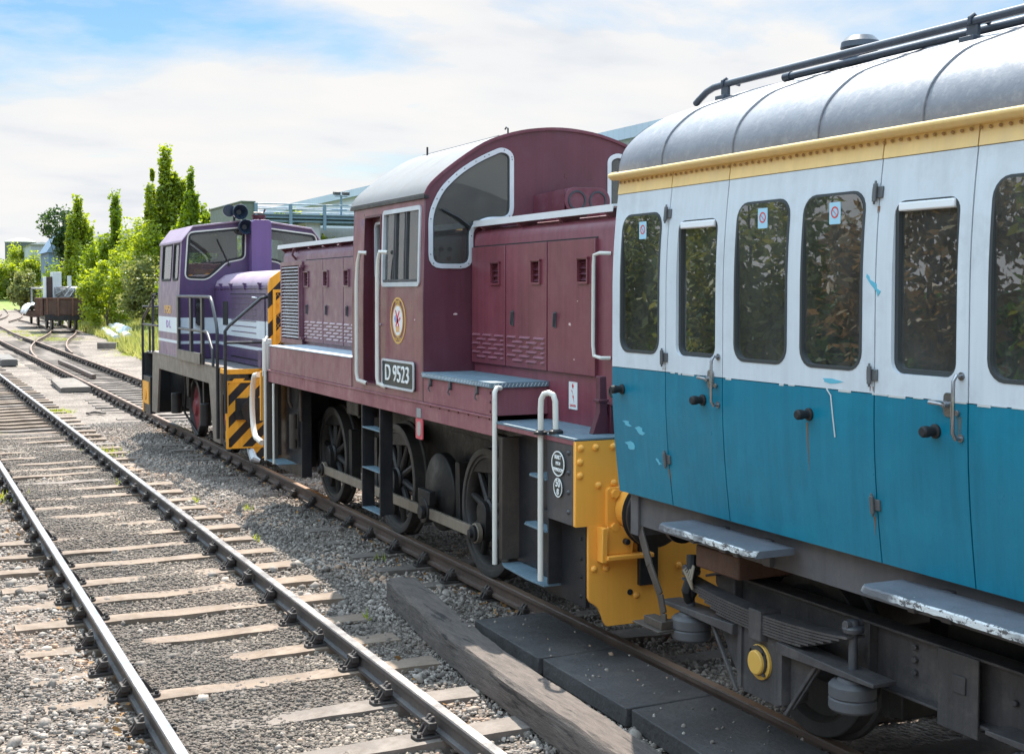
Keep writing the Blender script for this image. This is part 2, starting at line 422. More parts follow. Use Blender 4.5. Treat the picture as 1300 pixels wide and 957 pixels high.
# dark vertical streak lines of seams are real gaps: backing behind them
m = MB(); m.box(CX0 + .10, CX0 + .11, coach_len_end, CEND - .06, 1.44, 2.19); m.box(CX0 + .08, CX0 + .09, coach_len_end, CEND - .01, 3.03, 3.24); m.mirror(XC)
m.build('inner_lining', paint('tan_lining', (.20, .13, .08), .6, var=.1), coach, smooth=0)
rustst = flat('rust_streak', (.22, .11, .05), .8)
m = MB(); rnd = random.Random(4)
for (yy, z0, L) in ((6.37, 2.14, .30), (4.62, 2.15, .10), (5.07, 1.95, .25), (6.35, 1.57, .1), (4.62, 1.57, .09), (4.61, 2.94, .05), (4.09, 2.06, .12)):
    for _ in range(3):
        a = yy + rnd.uniform(-.014, .014); w = rnd.uniform(.0012, .003); l = L * rnd.uniform(.4, 1)
        if z0 > ZW > z0 - l: l = z0 - ZW - .006 if z0 - ZW > .02 else .01
        m.prism([(a - w, z0), (a + w, z0), (a + w * .3, z0 - l), (a - w * .3, z0 - l)], 'x', CX0 - .0012, CX0 + .003)
m.build('rust_streak', rustst, coach, cuts=ZC, warp=bend, smooth=0)
# ends
for yy in (CEND, coach_len_end):
    m = MB(); pr = [(CX0 + .07, ZB), (CX0 + .022, 1.7), (CX0 + .008, 2.1), (CX0 + .035, 3.0), (CX0 + .055, 3.235)]
    top = []
    poly = pr + [(2 * XC - a, b) for a, b in pr[::-1]]
    m.prism(poly, 'y', yy - .005, yy - .05); m.build('end_wall', paint('coach_end_blue', (.01, .13, .2), .5), coach, bevel=.004)
# no-smoking stickers inside the glass
for (yy, zz) in ((6.63, 2.92), (5.46, 2.93), (4.90, 2.925)):
    m = MB(); m.prism(rr(yy - .04, yy + .04, zz - .05, zz + .05, .006), 'x', CX0 + .0105, CX0 + .0115)
    s = m.build('no_smoking_sticker', flat('sticker_pale_blue', (.35, .58, .72), .4), coach, smooth=0)
    m = MB(); c = [(yy + .027 * math.cos(t), zz + .004 + .027 * math.sin(t)) for t in [i * math.pi / 12 for i in range(24)]]
    m.prism(c, 'x', CX0 + .0095, CX0 + .0102, holes=[[(yy + .020 * math.cos(t), zz + .004 + .020 * math.sin(t)) for t in [i * math.pi / 12 for i in range(24)]]])
    m.beam((CX0 + .0098, yy + .017, zz + .02), (CX0 + .0098, yy - .017, zz - .012), .0007, .006, up=(1, 0, 0))
    m.build('prohibition_ring', flat('sticker_red', (.6, .05, .04), .4), s, smooth=0)
# gutter / cornice
m = MB()
gut = [(CX0 + .02, ZT - .002), (CX0 - .004, ZT + .004), (CX0 - .018, ZT + .02), (CX0 - .016, ZT + .034), (CX0 + .03, ZT + .046), (CX0 + .09, ZT + .05), (CX0 + .09, ZT)]
m.prism(gut, 'y', CEND + .03, coach_len_end); m.mirror(XC)
m.box(CX0 + .0, 2 * XC - CX0, CEND - .02, CEND + .03, ZT, ZT + .045)
m.build('cornice', coach_yellow, coach, bevel=.005)
m = MB(); yy = CEND - .03
while yy > 2.0:
    m.lathe((CX0 + .038, yy, 3.218 + random.uniform(-.002, .002)), (-1, 0, 0), [(0, .008), (.006, .007), (.009, .004), (.0095, 0)], 8); yy -= .052
m.build('rivet_row', paint('rivet_brown', (.38, .22, .09), .6, var=.3), coach, warp=None)
# roof: sheets with seams
RP = [(3.895, 3.270), (3.90, 3.34), (3.935, 3.43), (4.01, 3.515), (4.13, 3.60), (4.30, 3.665), (4.50, 3.735), (4.72, 3.795), (4.98, 3.845), (5.25, 3.86)]
RPD = []
for _i in range(len(RP) - 1):
    _p = [RP[max(_i - 1, 0)], RP[_i], RP[_i + 1], RP[min(_i + 2, len(RP) - 1)]]
    for _k in range(10):
        _t = _k / 10; RPD.append(tuple(.5 * ((2 * _p[1][j]) + (-_p[0][j] + _p[2][j]) * _t + (2 * _p[0][j] - 5 * _p[1][j] + 4 * _p[2][j] - _p[3][j]) * _t * _t + (-_p[0][j] + 3 * _p[1][j] - 3 * _p[2][j] + _p[3][j]) * _t ** 3) for j in (0, 1)))
RPD.append(RP[-1]); RPD = RPD + [(2 * XC - x, z) for x, z in RPD[::-1][1:]]
def roof_pt(t, sh=0.):
    f = t * (len(RPD) - 1); i = min(int(f), len(RPD) - 2); u = f - i
    x = RPD[i][0] * (1 - u) + RPD[i + 1][0] * u; z = RPD[i][1] * (1 - u) + RPD[i + 1][1] * u
    return (XC + (x - XC) * (1 + sh / 1.36), z + sh * min(1, max(0, (z - 3.3) * 4)))
NT = 60
seams = [6.99, 6.44, 5.74, 5.04, 4.34, 3.64, 2.94, 2.24, 1.4, .3, -.8, -2, -3.2, -4.4, -5.6, -6.8, coach_len_end - .02]
seams = [s for s in seams if s > coach_len_end - .5]
def roofmat():
    m, nt, b = _nt('roof_canvas'); 
    n1 = noise(nt, coords(nt), 2.2, 10, .7); n2 = noise(nt, coords(nt, (1, 6, 6)), 3, 8, .7)
    c = ramp(nt, n1, [(.3, (.125, .125, .145)), (.7, (.20, .195, .21))])
    c = mixc(nt, ramp(nt, n2, [(.5, (0, 0, 0)), (.7, (.7, .7, .7))]), c, (.27, .26, .265))
    c = mixc(nt, ramp(nt, noise(nt, coords(nt), 22, 8, .8), [(.66, (0, 0, 0)), (.70, (1, 1, 1))]), c, (.05, .05, .055))
    nt.links.new(c, b.inputs['Base Color']); b.inputs['Roughness'].default_value = .38
    nt.links.new(ramp(nt, n2, [(.3, (.34,) * 3), (.7, (.50,) * 3)]), b.inputs['Roughness'])
    b.inputs['Specular IOR Level'].default_value = .9
    h = noise(nt, coords(nt), 3.5, 8, .65); bump(nt, b, h, .35, .02)
    return m
rm = roofmat()
m = MB()
for a, b in zip(seams[:-1], seams[1:]):
    n = max(2, int((a - b) / .12))
    rows = []
    for i in range(n + 1):
        y = a + (b - a) * i / n
        bulge = -.006 if (i in (0, n)) else .0
        dome = 0.0
        if y > 6.55: u = (y - 6.55) / .44; dome = .10 * u ** 2.2
        rows.append([(x + (XC - x) * dome * .25, y, ZT + .035 + (z - ZT - .035) * (1 - dome * .55)) for x, z in (roof_pt(j / NT, bulge) for j in range(NT + 1))])
    m.strip(rows)
    # lapped joint ridge
    if a < 6.9:
        m.strip([[(x, a + d, z) for x, z in (roof_pt(j / NT, h) for j in range(NT + 1))] for d, h in ((.010, -.003), (.008, .0025), (-.003, .0025), (-.005, -.004))])
lst = [(x, seams[0], z) for x, z in (roof_pt(j / NT, -.004) for j in range(NT + 1))]
u = 1; dome = .10
e = [(x + (XC - x) * dome * .25, seams[0], ZT + .035 + (z - ZT - .035) * (1 - dome * .55)) for x, y_, z in lst]
m.add(e, [tuple(range(len(e)))])
m.build('roof', rm, coach, smooth=40, recalc=False)
# roof pipes
pipem = paint('roof_pipe_black', (.045, .055, .075), .4, var=.3)
def rz(x):
    best = min((abs(roof_pt(j / 200)[0] - x), roof_pt(j / 200)[1]) for j in range(201)); return best[1]
PX = 4.42
m = MB(); m.tube([(PX, 6.90, 3.71), (PX, 6.86, 3.73), (PX, 6.78, 3.765), (PX, 6.70, 3.782), (PX, 6.6, 3.785), (PX, 2, 3.785), (PX, -8, 3.785)], .021, 12)
m.build('roof_pipe', pipem, coach)
m = MB(); m.tube([(PX + .10, 6.10, rz(PX + .1) + .022), (PX + .10, 5.9, rz(PX + .1) + .022), (PX + .10, -8, rz(PX + .1) + .022)], .020, 12); m.cyl((PX + .10, 6.08, rz(PX + .1) + .022), (PX + .10, 6.14, rz(PX + .1) + .022), .026)
m.build('roof_pipe', pipem, coach)
for y in (6.58, 4.60, 3.1, 1.5, -.1, -1.7, -3.3, -4.9, -6.5):
    m = MB(); m.box(PX - .010, PX + .010, y - .035, y + .035, 3.68, 3.80); m.tube([(PX - .024, y, 3.77), (PX - .024, y, 3.80), (PX, y, 3.818), (PX + .024, y, 3.80), (PX + .10, y, 3.785)], .010, 8)
    m.box(PX - .045, PX + .045, y - .045, y + .045, rz(PX) - .02, rz(PX) + .010); m.build('pipe_bracket', pipem, coach, bevel=.003)
m = MB(); vx, vy = PX + .20, 5.62
m.lathe((vx, vy, rz(vx) - .03), (0, 0, 1), [(0, .11), (.05, .11), (.06, .085), (.09, .085), (.11, .105), (.14, .10), (.17, .07), (.18, 0)], 24)
m.build('roof_ventilator', pipem, coach)
# interior: floor, seats, partitions
m = MB(); m.box(CX0 + .08, 2 * XC - CX0 - .08, coach_len_end + .1, CEND - .06, 1.38, 1.42); m.build('floor', paint('coach_floor_brown', (.05, .035, .025), .7), coach, smooth=0)
m = MB(); m.box(CX0 + .08, 2 * XC - CX0 - .08, coach_len_end + .1, CEND - .06, 3.2, 3.23); m.build('ceiling', flat('coach_ceiling', (.45, .42, .36), .8), coach, smooth=0)
seatm = paint('seat_blue_cloth', (.02, .06, .16), .9, var=.3); partm = paint('partition_wood', (.20, .09, .035), .5, var=.3)
y = 6.07; yy = y
while yy > -6:
    for side in (-1, 1):
        for d in (.36, -.36):
            c = yy + d * 1.55; x0, x1 = (CX0 + .12, CX0 + 1.15) if side < 0 else (2 * XC - CX0 - 1.15, 2 * XC - CX0 - .12)
            m = MB(); m.box(x0, x1, c - .22, c + .22, 1.75, 1.9); b0 = c + (.2 if d > 0 else -.28); m.box(x0, x1, b0, b0 + .09, 1.8, 2.42)
            m.build('seat', seatm, coach, bevel=.03)
    m = MB(); m.box(CX0 + .1, CX0 + 1.0, yy - .9, yy - .865, 1.42, 2.9 if (int(abs(yy)) % 2) else 2.45); m.box(2 * XC - CX0 - 1., 2 * XC - CX0 - .1, yy - .9, yy - .865, 1.42, 2.9)
    m.build('partition', partm, coach, smooth=0)
    yy -= 1.75
# underframe
m = MB(); m.box(4.02, 4.07, -8, 6.93, 1.16, 1.37); m.box(3.98, 4.07, -8, 6.93, 1.345, 1.37); m.mirror(XC); m.box(4.0, 2 * XC - 4.0, 6.86, 6.95, 1.10, 1.37)
m.box(4.1, 2 * XC - 4.1, -8, 6.8, 1.30, 1.37); m.build('underframe', solem, coach, bevel=.004)
def stepboard(y0, y1, z, x=3.73):
    m = MB(); n = int((y1 - y0) / .03); rnd = random.Random(int(y0 * 100)); top = []; 
    rows = []
    for i in range(n + 1):
        y = y0 + (y1 - y0) * i / n; e = rnd.uniform(-.006, .006) + (.03 if i in (0, n) and rnd.random() < .8 else 0); t = rnd.uniform(-.004, .003)
        rows.append([(3.98, y, z), (x + e + .008, y, z), (x + e, y, z - .006), (x + e * .5, y, z - .03 + t), (x + .02, y, z - .036), (3.98, y, z - .034)])
    m.strip(rows); m.m = [1 if q % 5 in (1, 2) else 0 for q in range(len(m.m))]; k = len(rows[0]); N = len(m.v)
    m.f += [tuple(range(k)), tuple(range(N - k, N))[::-1]]; m.m += [0, 0]
    o = m.build('step_board', [board, edgepeel], coach, smooth=25)
    for y in (y0 + .25, y1 - .25):
        m = MB(); m.box(3.80, 4.03, y - .02, y + .02, z - .075, z - .037); m.box(3.99, 4.03, y - .03, y + .03, z - .14, z); m.cyl((3.985, y, z - .09), (3.97, y, z - .09), .012); m.build('step_bracket', solem, o, bevel=.004)
stepboard(5.30, 6.20, 1.305); stepboard(3.35, 4.52, 1.305); stepboard(1.6, 2.8, 1.305)
# end step on a curved bracket
m = MB(); pts = [(4.05, 6.9, 1.22), (4.02, 6.86, 1.13), (4.0, 6.72, .95), (4.0, 6.60, .80), (4.0, 6.56, .70), (4.0, 6.56, .60)]
for a, b in zip(pts[:-1], pts[1:]): m.beam(a, b, .016, .055, up=(0, 1, .3))
m.box(3.93, 4.05, 6.50, 6.80, .60, .612); m.box(3.96, 4.04, 6.52, 6.72, .612, .66)
m.build('end_step', brownsteel, coach, bevel=.004)
# hose and junction box by the bracket
m = MB(); m.tube([(4.12, 6.45, 1.05), (4.1, 6.42, .95), (4.08, 6.44, .85), (4.13, 6.5, .78), (4.2, 6.52, .86)], .03, 10); m.build('brake_hose', rubber, coach)
m = MB()
for i in range(5): m.tube([(4.09 + .01 * i, 6.38 + .02 * i, 1.0), (4.06, 6.36 + .02 * i, .93 + .01 * i), (4.08, 6.38, .87)], .007, 6)
m.build('rag', flat('dirty_cloth', (.30, .25, .19), .9), coach)
rustm = paint('rusty_box', (.10, .045, .028), .7, var=.4, dust=(.06, .045, .035), bmp=.4)
m = MB(); m.box(4.10, 4.5, 5.95, 6.38, 1.0, 1.13); m.build('equipment_box', rustm, coach, bevel=.01)
# buffers and headstock
for bx in (XC - .87, XC + .87):
    m = MB(); m.lathe((bx, 6.95, 1.14), (0, 1, 0), [(0, .13), (.04, .13), (.05, .095), (.28, .09), (.3, .07), (.34, .07)], 28)
    o = m.build('buffer', dgrey, coach)
    m = MB(); m.lathe((bx, 7.27, 1.14), (0, 1, 0), [(0, 0), (0, .20), (.01, .215), (.03, .215), (.045, .19), (.055, .1), (.058, 0)], 40); m.build('buffer_head', greasy, o)
# bogie
def axle_gear(yc):
    X = 4.15
    m = MB()     # axlebox
    m.prism(roundpoly([(yc - .17, .40), (yc + .17, .40), (yc + .18, .62), (yc + .15, .79), (yc - .15, .79), (yc - .18, .62)], .03), 'x', X - .02, X + .16)
    m.box(X - .035, X + .1, yc - .20, yc - .165, .42, .80); m.box(X - .035, X + .1, yc + .165, yc + .20, .42, .80)
    ax = m.build('axlebox', bogiem, coach, bevel=.008)
    m = MB(); m.lathe((X - .02, yc, .60), (-1, 0, 0), [(0, 0), (0, .094), (.014, .094), (.018, .088), (.018, .068), (.042, .065), (.047, .058), (.047, 0)], 32)
    cp = m.build('yellow_cap', paint('faded_yellow_cap', (.70, .40, .08), .5, var=.15, wear=(.2, .13, .08), wear_amt=.66, streak=False), ax)
    m = MB()
    for i in range(4):
        t = R(45 + 90 * i); m.cyl((X - .04, yc + .080 * math.cos(t), .60 + .080 * math.sin(t)), (X - .050, yc + .080 * math.cos(t), .60 + .080 * math.sin(t)), .010, n=6)
    m.build('cap_bolts', dgrey, ax)
    # leaf spring
    for k in range(7):
        m = MB(); L = .74 - .06 * k; t = .015; rows = []
        for i in range(17):
            u = -1 + i / 8; y = yc + L * u; z = .865 - k * t + .045 * (L * u / .74) ** 2
            rows.append([(X - .055, y, z), (X + .055, y, z), (X + .055, y, z - t + .002), (X - .055, y, z - t + .002), (X - .055, y, z)])
        m.strip(rows); N = len(m.v); m.f += [(0, 1, 2, 3), (N - 5, N - 4, N - 3, N - 2)]; m.m += [0, 0]
        if k == 0: sp = m.build('leaf_spring', bogiem, coach, bevel=.002, smooth=25)
        else: m.build('spring_leaf', bogiem, sp, bevel=.002, smooth=25)
    m = MB(); m.box(X - .068, X + .068, yc - .055, yc + .055, .72, .885); m.build('spring_buckle', bogiem, sp, bevel=.006)
    for d in (-.72, .72):
        m = MB(); y = yc + d
        m.lathe((X, y, .55), (0, 0, 1), [(0, 0), (0, .105), (.012, .115), (.055, .115), (.062, .108), (.07, .115), (.12, .115), (.135, .10), (.14, .075), (.155, .07), (.165, .04), (.165, 0)], 32)
        q = m.build('rubber_damper', paint('damper_rubber', (.085, .083, .088), .6, var=.2, dust=(.14, .13, .12), streak=False), sp)
        m = MB(); m.cyl((X, y, .70), (X, y, .93), .022, n=12); m.lathe((X, y, .925), (0, 0, 1), [(0, 0), (0, .05), (.02, .055), (.03, .05), (.035, .03), (.06, .028), (.065, 0)], 16)
        m.cyl((X - .05, y, .965), (X + .05, y, .965), .022, n=12)
        m.build('hanger_bolt', dgrey, sp, bevel=.002)
    # frame horns
    m = MB()
    m.prism([(yc + .95, .72), (yc + .2, .70), (yc + .2, .76), (yc + .95, .74)], 'x', X - .07, X + .07)
    m.prism([(yc - .95, .72), (yc - .2, .70), (yc - .2, .76), (yc - .95, .74)], 'x', X - .07, X + .07)
    m.prism([(yc + .20, .74), (yc + .20, .40), (yc + .23, .40), (yc + .5, .74)], 'x', X + .02, X + .035)
    m.prism([(yc - .20, .74), (yc - .20, .40), (yc - .23, .40), (yc - .5, .74)], 'x', X + .02, X + .035)
    m.beam((X - .02, yc + .5, .74), (X - .02, yc + .22, .38), .02, .02); m.beam((X - .02, yc - .5, .74), (X - .02, yc - .22, .38), .02, .02)
    m.islands('horn_guide', bogiem, coach, bevel=.004)
    # wheels and axle
    for s in (-1, 1):
        xx = XC + s * .72
        m = MB(); m.lathe((xx - .065 * s, yc, .61), (s, 0, 0), [(0, .48), (.028, .475), (.035, .452), (.125, .447), (.13, .44), (.13, .37), (.11, .355), (.08, .34), (.07, .16), (.10, .14), (.13, .09), (.13, 0), (0, 0), (0, .48)], 48)
        w = m.build('wheel', wheelm, coach)
    m = MB(); m.cyl((4.1, yc, .61), (2 * XC - 4.1, yc, .61), .08, n=20); m.build('axle', wheelm, coach)
for yc in (5.78, 3.18): axle_gear(yc)
m = MB(); X = 4.33     # side beam of the bogie
m.prism([(6.52, .86), (6.52, .90), (6.36, .948), (2.5, .948), (2.5, .66), (6.2, .66), (6.4, .72)], 'x', X, X + .015)
m.box(X - .06, X + .07, 2.5, 6.36, .946, .960); m.box(X - .06, X + .07, 2.5, 6.2, .652, .666)
m.beam((X + .005, 6.36, .953), (X + .005, 6.54, .90), .13, .014)
for y in (6.25, 5.1, 4.45, 3.9): m.box(X - .055, X, y - .008, y + .008, .666, .946)
m.mirror(XC); bsf = m.build('bogie_side_frame', bogiem, coach, bevel=.004)
m = MB(); m.box(X - .075, X - .062, 4.35, 4.60, .60, .955); m.box(X - .084, X - .074, 4.42, 4.50, .78, .86)
for y, z in ((4.82, .83), (4.82, .77), (4.2, .80), (4.1, .76), (4.82, .89)): m.cyl((X, y, z), (X - .02, y, z), .016, n=6)
m.islands('frame_plate', bogiem, bsf, bevel=.004)
m = MB(); m.box(4.5, 2 * XC - 4.5, 4.2, 4.8, .7, 1.25); m.box(4.5, 2 * XC - 4.5, 6.3, 6.4, .7, .9); m.cyl((XC, 4.5, .7), (XC, 4.5, 1.3), .3)
for y in (5.1, 3.9): m.box(4.45, 2 * XC - 4.45, y - .05, y + .05, .45, .62)
m.islands('bogie_bolster', greasy, coach, bevel=.01)
m = MB()
for s in (-1, 1):
    for y in (5.20, 6.30, 3.72): m.prism(roundpoly([(y - .05, .42), (y + .05, .42), (y + .05, .80), (y - .05, .80)], .02), 'x', XC + s * .72 - .04, XC + s * .72 + .04)
m.islands('brake_block', greasy, coach, bevel=.01)
m = MB(); m.box(4.75, 5.75, 5.0, 5.2, .62, 1.25); m.build('light_block_beam', greasy, coach, bevel=.01)  # block added to hide the sunlit ground beyond the bogie
m = MB(); m.box(4.45, 6.05, 6.44, 6.54, .34, 1.15); m.build('light_block_bar', greasy, coach, bevel=.01)  # crossbar put in to block the bright ground seen under the coach
m = MB(); m.box(5.6, 6.2, 1.8, 2.7, .7, 1.3); m.build('dark_filler_box', greasy, coach, bevel=.02)  # box added for darkness below the floor
m = MB(); m.box(4.5, 6.0, -2, 1.2, .65, 1.3); m.build('underfloor_tank', greasy, coach, bevel=.03)
# ================================================================== maroon diesel locomotive
LX = 3.96
def mirx(m): return m.mirror(XC)
loco = root('maroon_diesel_locomotive', 'maroon six wheeled diesel locomotive with number D 9523 and yellow buffer beam', 'locomotive', (XC, 11.5, 0))
cabw = paint('cab_maroon', (.100, .027, .041), .36, var=.24, dust=(.11, .04, .06), bmp=.05)
cabside = paint('lit_side_maroon', (.19, .054, .070), .34, var=.34, dust=(.24, .09, .105), bmp=.06)  # lighter than the front walls: how light falls on the sides, put into colour
# footplate, valance
m = MB(); m.box(LX, LX + .03, 7.62, 8.92, 1.565, 1.60); m.box(LX, LX + .03, 8.92, 15.52, 1.50, 1.64); m.box(LX - .012, LX + .03, 8.92, 15.52, 1.628, 1.645); mirx(m)
m.build('valance', maroon_pale, loco, bevel=.003)
m = MB(); m.box(LX + .03, 2 * XC - LX - .03, 7.64, 15.50, 1.56, 1.60); m.build('footplate', blackp, loco, bevel=.003)
m = MB(); m.box(LX - .004, 4.50, 7.60, 8.92, 1.60, 1.612); m.mirror(XC); m.box(4.5, 2 * XC - 4.5, 7.60, 8.3, 1.60, 1.612)
m.build('tread_plate', treadp, loco)
m = MB(); m.box(4.70, 4.735, 7.64, 15.5, .62, 1.56); m.mirror(XC); m.box(4.5, 2 * XC - 4.5, 9.3, 9.36, 1.2, 1.5); m.box(4.5, 2 * XC - 4.5, 13.7, 13.76, 1.2, 1.5)
m.box(4.76, 2 * XC - 4.76, 8, 15.4, .75, 1.5); m.build('main_frame', greasy, loco)
# cab --------------------------------------------------
arcL = [(3.985, 3.37), (4.04, 3.46), (4.20, 3.60), (4.45, 3.775), (4.63, 3.865), (4.87, 3.935), (5.10, 3.968), (5.25, 3.975)]
def smooth_arc(p, n=3):
    out = []
    for i in range(len(p) - 1):
        p0 = p[max(i - 1, 0)]; p1 = p[i]; p2 = p[i + 1]; p3 = p[min(i + 2, len(p) - 1)]
        for k in range(n):
            t = k / n
            out.append(tuple(.5 * ((2 * p1[j]) + (-p0[j] + p2[j]) * t + (2 * p0[j] - 5 * p1[j] + 4 * p2[j] - p3[j]) * t * t + (-p0[j] + 3 * p1[j] - 3 * p2[j] + p3[j]) * t ** 3) for j in (0, 1)))
    return out + [p[-1]]
arcs = smooth_arc(arcL); arcF = arcs + [(2 * XC - a, b) for a, b in arcs[::-1][1:]]
cab_out = [(LX, 1.645)] + [(LX, 2.5)] + arcF + [(2 * XC - LX, 2.5), (2 * XC - LX, 1.645)]
wL = roundpoly([(4.035, 2.79), (4.035, 3.22), (4.13, 3.42), (4.30, 3.575), (4.48, 3.685), (4.68, 3.775), (4.765, 3.74), (4.765, 3.20), (4.52, 3.19), (4.385, 3.11), (4.385, 2.79)], .09, 4)
wR = [(2 * XC - a, b) for a, b in wL[::-1]]
Y0, Y1 = 10.35, 12.27
for yy, t, nm in ((Y0, .03, 'cab_front_wall'), (Y1, -.03, 'cab_rear_wall')):
    m = MB(); m.prism(cab_out, 'y', yy, yy + t, holes=[wL, wR]); o = m.build(nm, [cabw], loco, bevel=.004)
    for w in (wL, wR):
        m = MB(); s = -1 if t > 0 else 1
        ring(m, offset(w, .028), offset(w, -.012), 'y', yy + s * .010, yy)
        f = m.build('window_frame', silver, o, bevel=.003)
        m = MB(); ring(m, offset(w, -.008), offset(w, -.022), 'y', yy + s * .004, yy + t); m.build('window_seal', sealm, f)
        MB().prism(offset(w, -.016), 'y', yy + s * -.006, yy + s * -.011).build('window_pane', gls_cab, f)
        if t > 0 and w is wL:
            m = MB(); n = len(w); L = 0; q = offset(w, .010)
            for i in range(n):
                d = math.dist(q[i], q[(i + 1) % n]); L += d
                if L > .085:
                    L = 0; m.lathe((q[i][0], yy - .009, q[i][1]), (0, -1, 0), [(0, .006), (.003, .005), (.0045, 0)], 8)
            m.build('frame_rivets', dgrey, f)
# wiper on the near front window
m = MB(); m.cyl((4.37, Y0 - .03, 3.12), (4.37, Y0, 3.12), .018); m.tube([(4.37, Y0 - .035, 3.12), (4.27, Y0 - .035, 3.19), (4.12, Y0 - .025, 3.26)], .008, 8)
m.beam((4.35, Y0 - .022, 3.13), (4.14, Y0 - .018, 3.265), .012, .014); m.build('windscreen_wiper', blackp, loco)
def lean(c):
    if c.z > 2.3:
        s = 1 if c.x < XC else -1; c.x += s * .025 * ((c.z - 2.3) / 1.07) ** 1.5
    return c
LC = [((0, 0, z), (0, 0, 1)) for z in (2.3, 2.5, 2.7, 2.9, 3.1, 3.25)]
for far in (0, 1):
    s = -1 if not far else 1
    X = (lambda d: LX + d) if not far else (lambda d: 2 * XC - LX - d)
    win = rr(10.455, 11.375, 2.635, 3.275, .025); door = rr(11.455, 11.93, 1.70, 3.275, .03)
    m = MB(); m.prism([(Y0 + .032, 1.647), (Y1 - .032, 1.647), (Y1 - .032, 3.37), (Y0 + .032, 3.37)], 'x', X(0), X(.03), holes=[win, door])
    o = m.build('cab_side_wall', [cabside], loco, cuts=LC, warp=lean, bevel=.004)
    m = MB(); ring(m, offset(win, .022), offset(win, -.016), 'x', X(-.012), X(.02)); f = m.build('window_frame', silver, o, cuts=LC, warp=lean)
    m = MB()
    for y in (11.10, 11.06, 10.83, 10.79): m.box(X(-.004), X(.022), y - .009, y + .009, 2.65, 3.26)
    m.box(X(-.004), X(.022), 10.46, 11.37, 2.655, 2.675); m.build('sliding_rail', dgrey, f, cuts=LC, warp=lean)
    MB().box(X(.012), X(.016), 10.46, 11.37, 2.64, 3.27).build('window_pane', gls_cab, f, cuts=LC, warp=lean)
    dw = rr(11.55, 11.82, 2.70, 3.20, .04)
    m = MB(); m.prism([(11.40, 1.68), (11.97, 1.68), (11.97, 3.30), (11.40, 3.30)], 'x', X(.09), X(.12), holes=[dw]); d = m.build('cab_door', cabw, loco, bevel=.003)
    m = MB(); ring(m, offset(dw, .015), offset(dw, -.008), 'x', X(.08), X(.12)); m.build('window_frame', silver, d)
    MB().prism(dw, 'x', X(.10), X(.104)).build('window_pane', gls_cab, d)
    m = MB(); ring(m, offset(door, .0), offset(door, -.02), 'x', X(-.006), X(.09)); m.build('door_frame', maroon_dark, o, cuts=LC, warp=lean)
    m = MB(); m.box(X(.06), X(.09), 11.47, 11.49, 2.2, 2.26); m.tube([(X(-.0), 11.44, 2.27), (X(-.03), 11.44, 2.27), (X(-.03), 11.47, 2.27)], .01); m.build('door_handle', silver, d)
    for pts in ([(11.83, 2.93), (11.86, 2.935), (11.92, 2.84), (11.955, 2.65), (11.965, 1.80), (11.93, 1.735), (11.84, 1.71)], [(11.24, 2.92), (11.29, 2.925), (11.335, 2.85), (11.36, 2.68), (11.37, 1.80), (11.35, 1.74), (11.29, 1.71)]):
        xs = [X(.0)] + [X(-.055)] * (len(pts) - 2) + [X(0)]
        m = MB(); m.tube([(x, y, z) for x, (y, z) in zip(xs, pts)], .020, 10); m.build('cab_handrail', whitep, o)
# roof
m = MB()
for d, e in ((0, .012),):
    outer = offset([(a, b) for a, b in arcF] + [], 0)
    up = [(XC + (a - XC) * 1.012, b + .018) for a, b in arcF]; lo = [(XC + (a - XC) * 1.004, b - .004) for a, b in arcF]
    m.prism(up + lo[::-1], 'y', Y0 - .012, Y1 + .06)
o = m.build('cab_roof', roofgrey, loco, bevel=.003)
m = MB(); up = [(XC + (a - XC) * 1.013, b + .0195) for a, b in arcF]; lo = [(XC + (a - XC) * 1.003, b - .006) for a, b in arcF]; m.prism(up + lo[::-1], 'y', Y0 - .016, Y0 - .004); m.build('roof_edge', maroon, o)
m = MB(); m.box(LX + .005, LX + .05, Y0 - .01, Y1 + .06, 3.345, 3.375); m.mirror(XC); m.build('rain_gutter', blackp, o, bevel=.003)
m = MB(); m.tube([(4.70, Y0 + .1, 3.905), (4.70, Y1, 3.905)], .010); m.tube([(4.9, 10.7, 3.96), (4.9, 10.7, 4.01), (4.9, 10.73, 4.025), (4.9, 10.76, 4.01)], .008); m.tube([(4.6, 11.9, 3.86), (4.6, 11.9, 3.95)], .01); m.build('roof_rail', blackp, o)
# cab inside: floor, console, seat
m = MB(); m.box(LX + .05, 2 * XC - LX - .05, Y0 + .05, Y1 - .05, 1.66, 1.69); m.box(4.0, 2 * XC - 4.0, Y1 - .06, Y1 - .04, 1.7, 2.70); m.box(4.0, 2 * XC - 4.0, Y0 + .04, Y0 + .06, 1.7, 2.70); m.build('cab_floor', cream_in, loco, smooth=0)
m = MB(); m.box(4.9, 5.6, Y0 + .07, Y0 + .7, 1.7, 2.6); m.prism([(10.55, 1.7), (10.9, 1.7), (10.9, 2.9), (10.85, 3.0), (10.55, 3.05)], 'x', 4.06, 4.40); m.build('driver_desk', paint('console_grey', (.22, .25, .24), .5, streak=False), loco, bevel=.02)
m = MB()
for i, (x, z) in enumerate(((4.12, 2.93), (4.2, 2.93), (4.28, 2.93), (4.14, 2.85), (4.27, 2.85))): m.cyl((x, 10.55, z), (x, 10.54, z), .022)
m.build('gauge', flat('gauge_dark', (.03, .03, .03), .4), loco)
m = MB(); m.box(4.5, 4.85, 11.3, 11.7, 2.1, 2.2); m.box(4.5, 4.85, 11.68, 11.75, 2.2, 2.8); m.cyl((4.67, 11.5, 1.7), (4.67, 11.5, 2.1), .04); m.build('driver_seat', flat('seat_brown', (.10, .05, .02), .8), loco, bevel=.02)
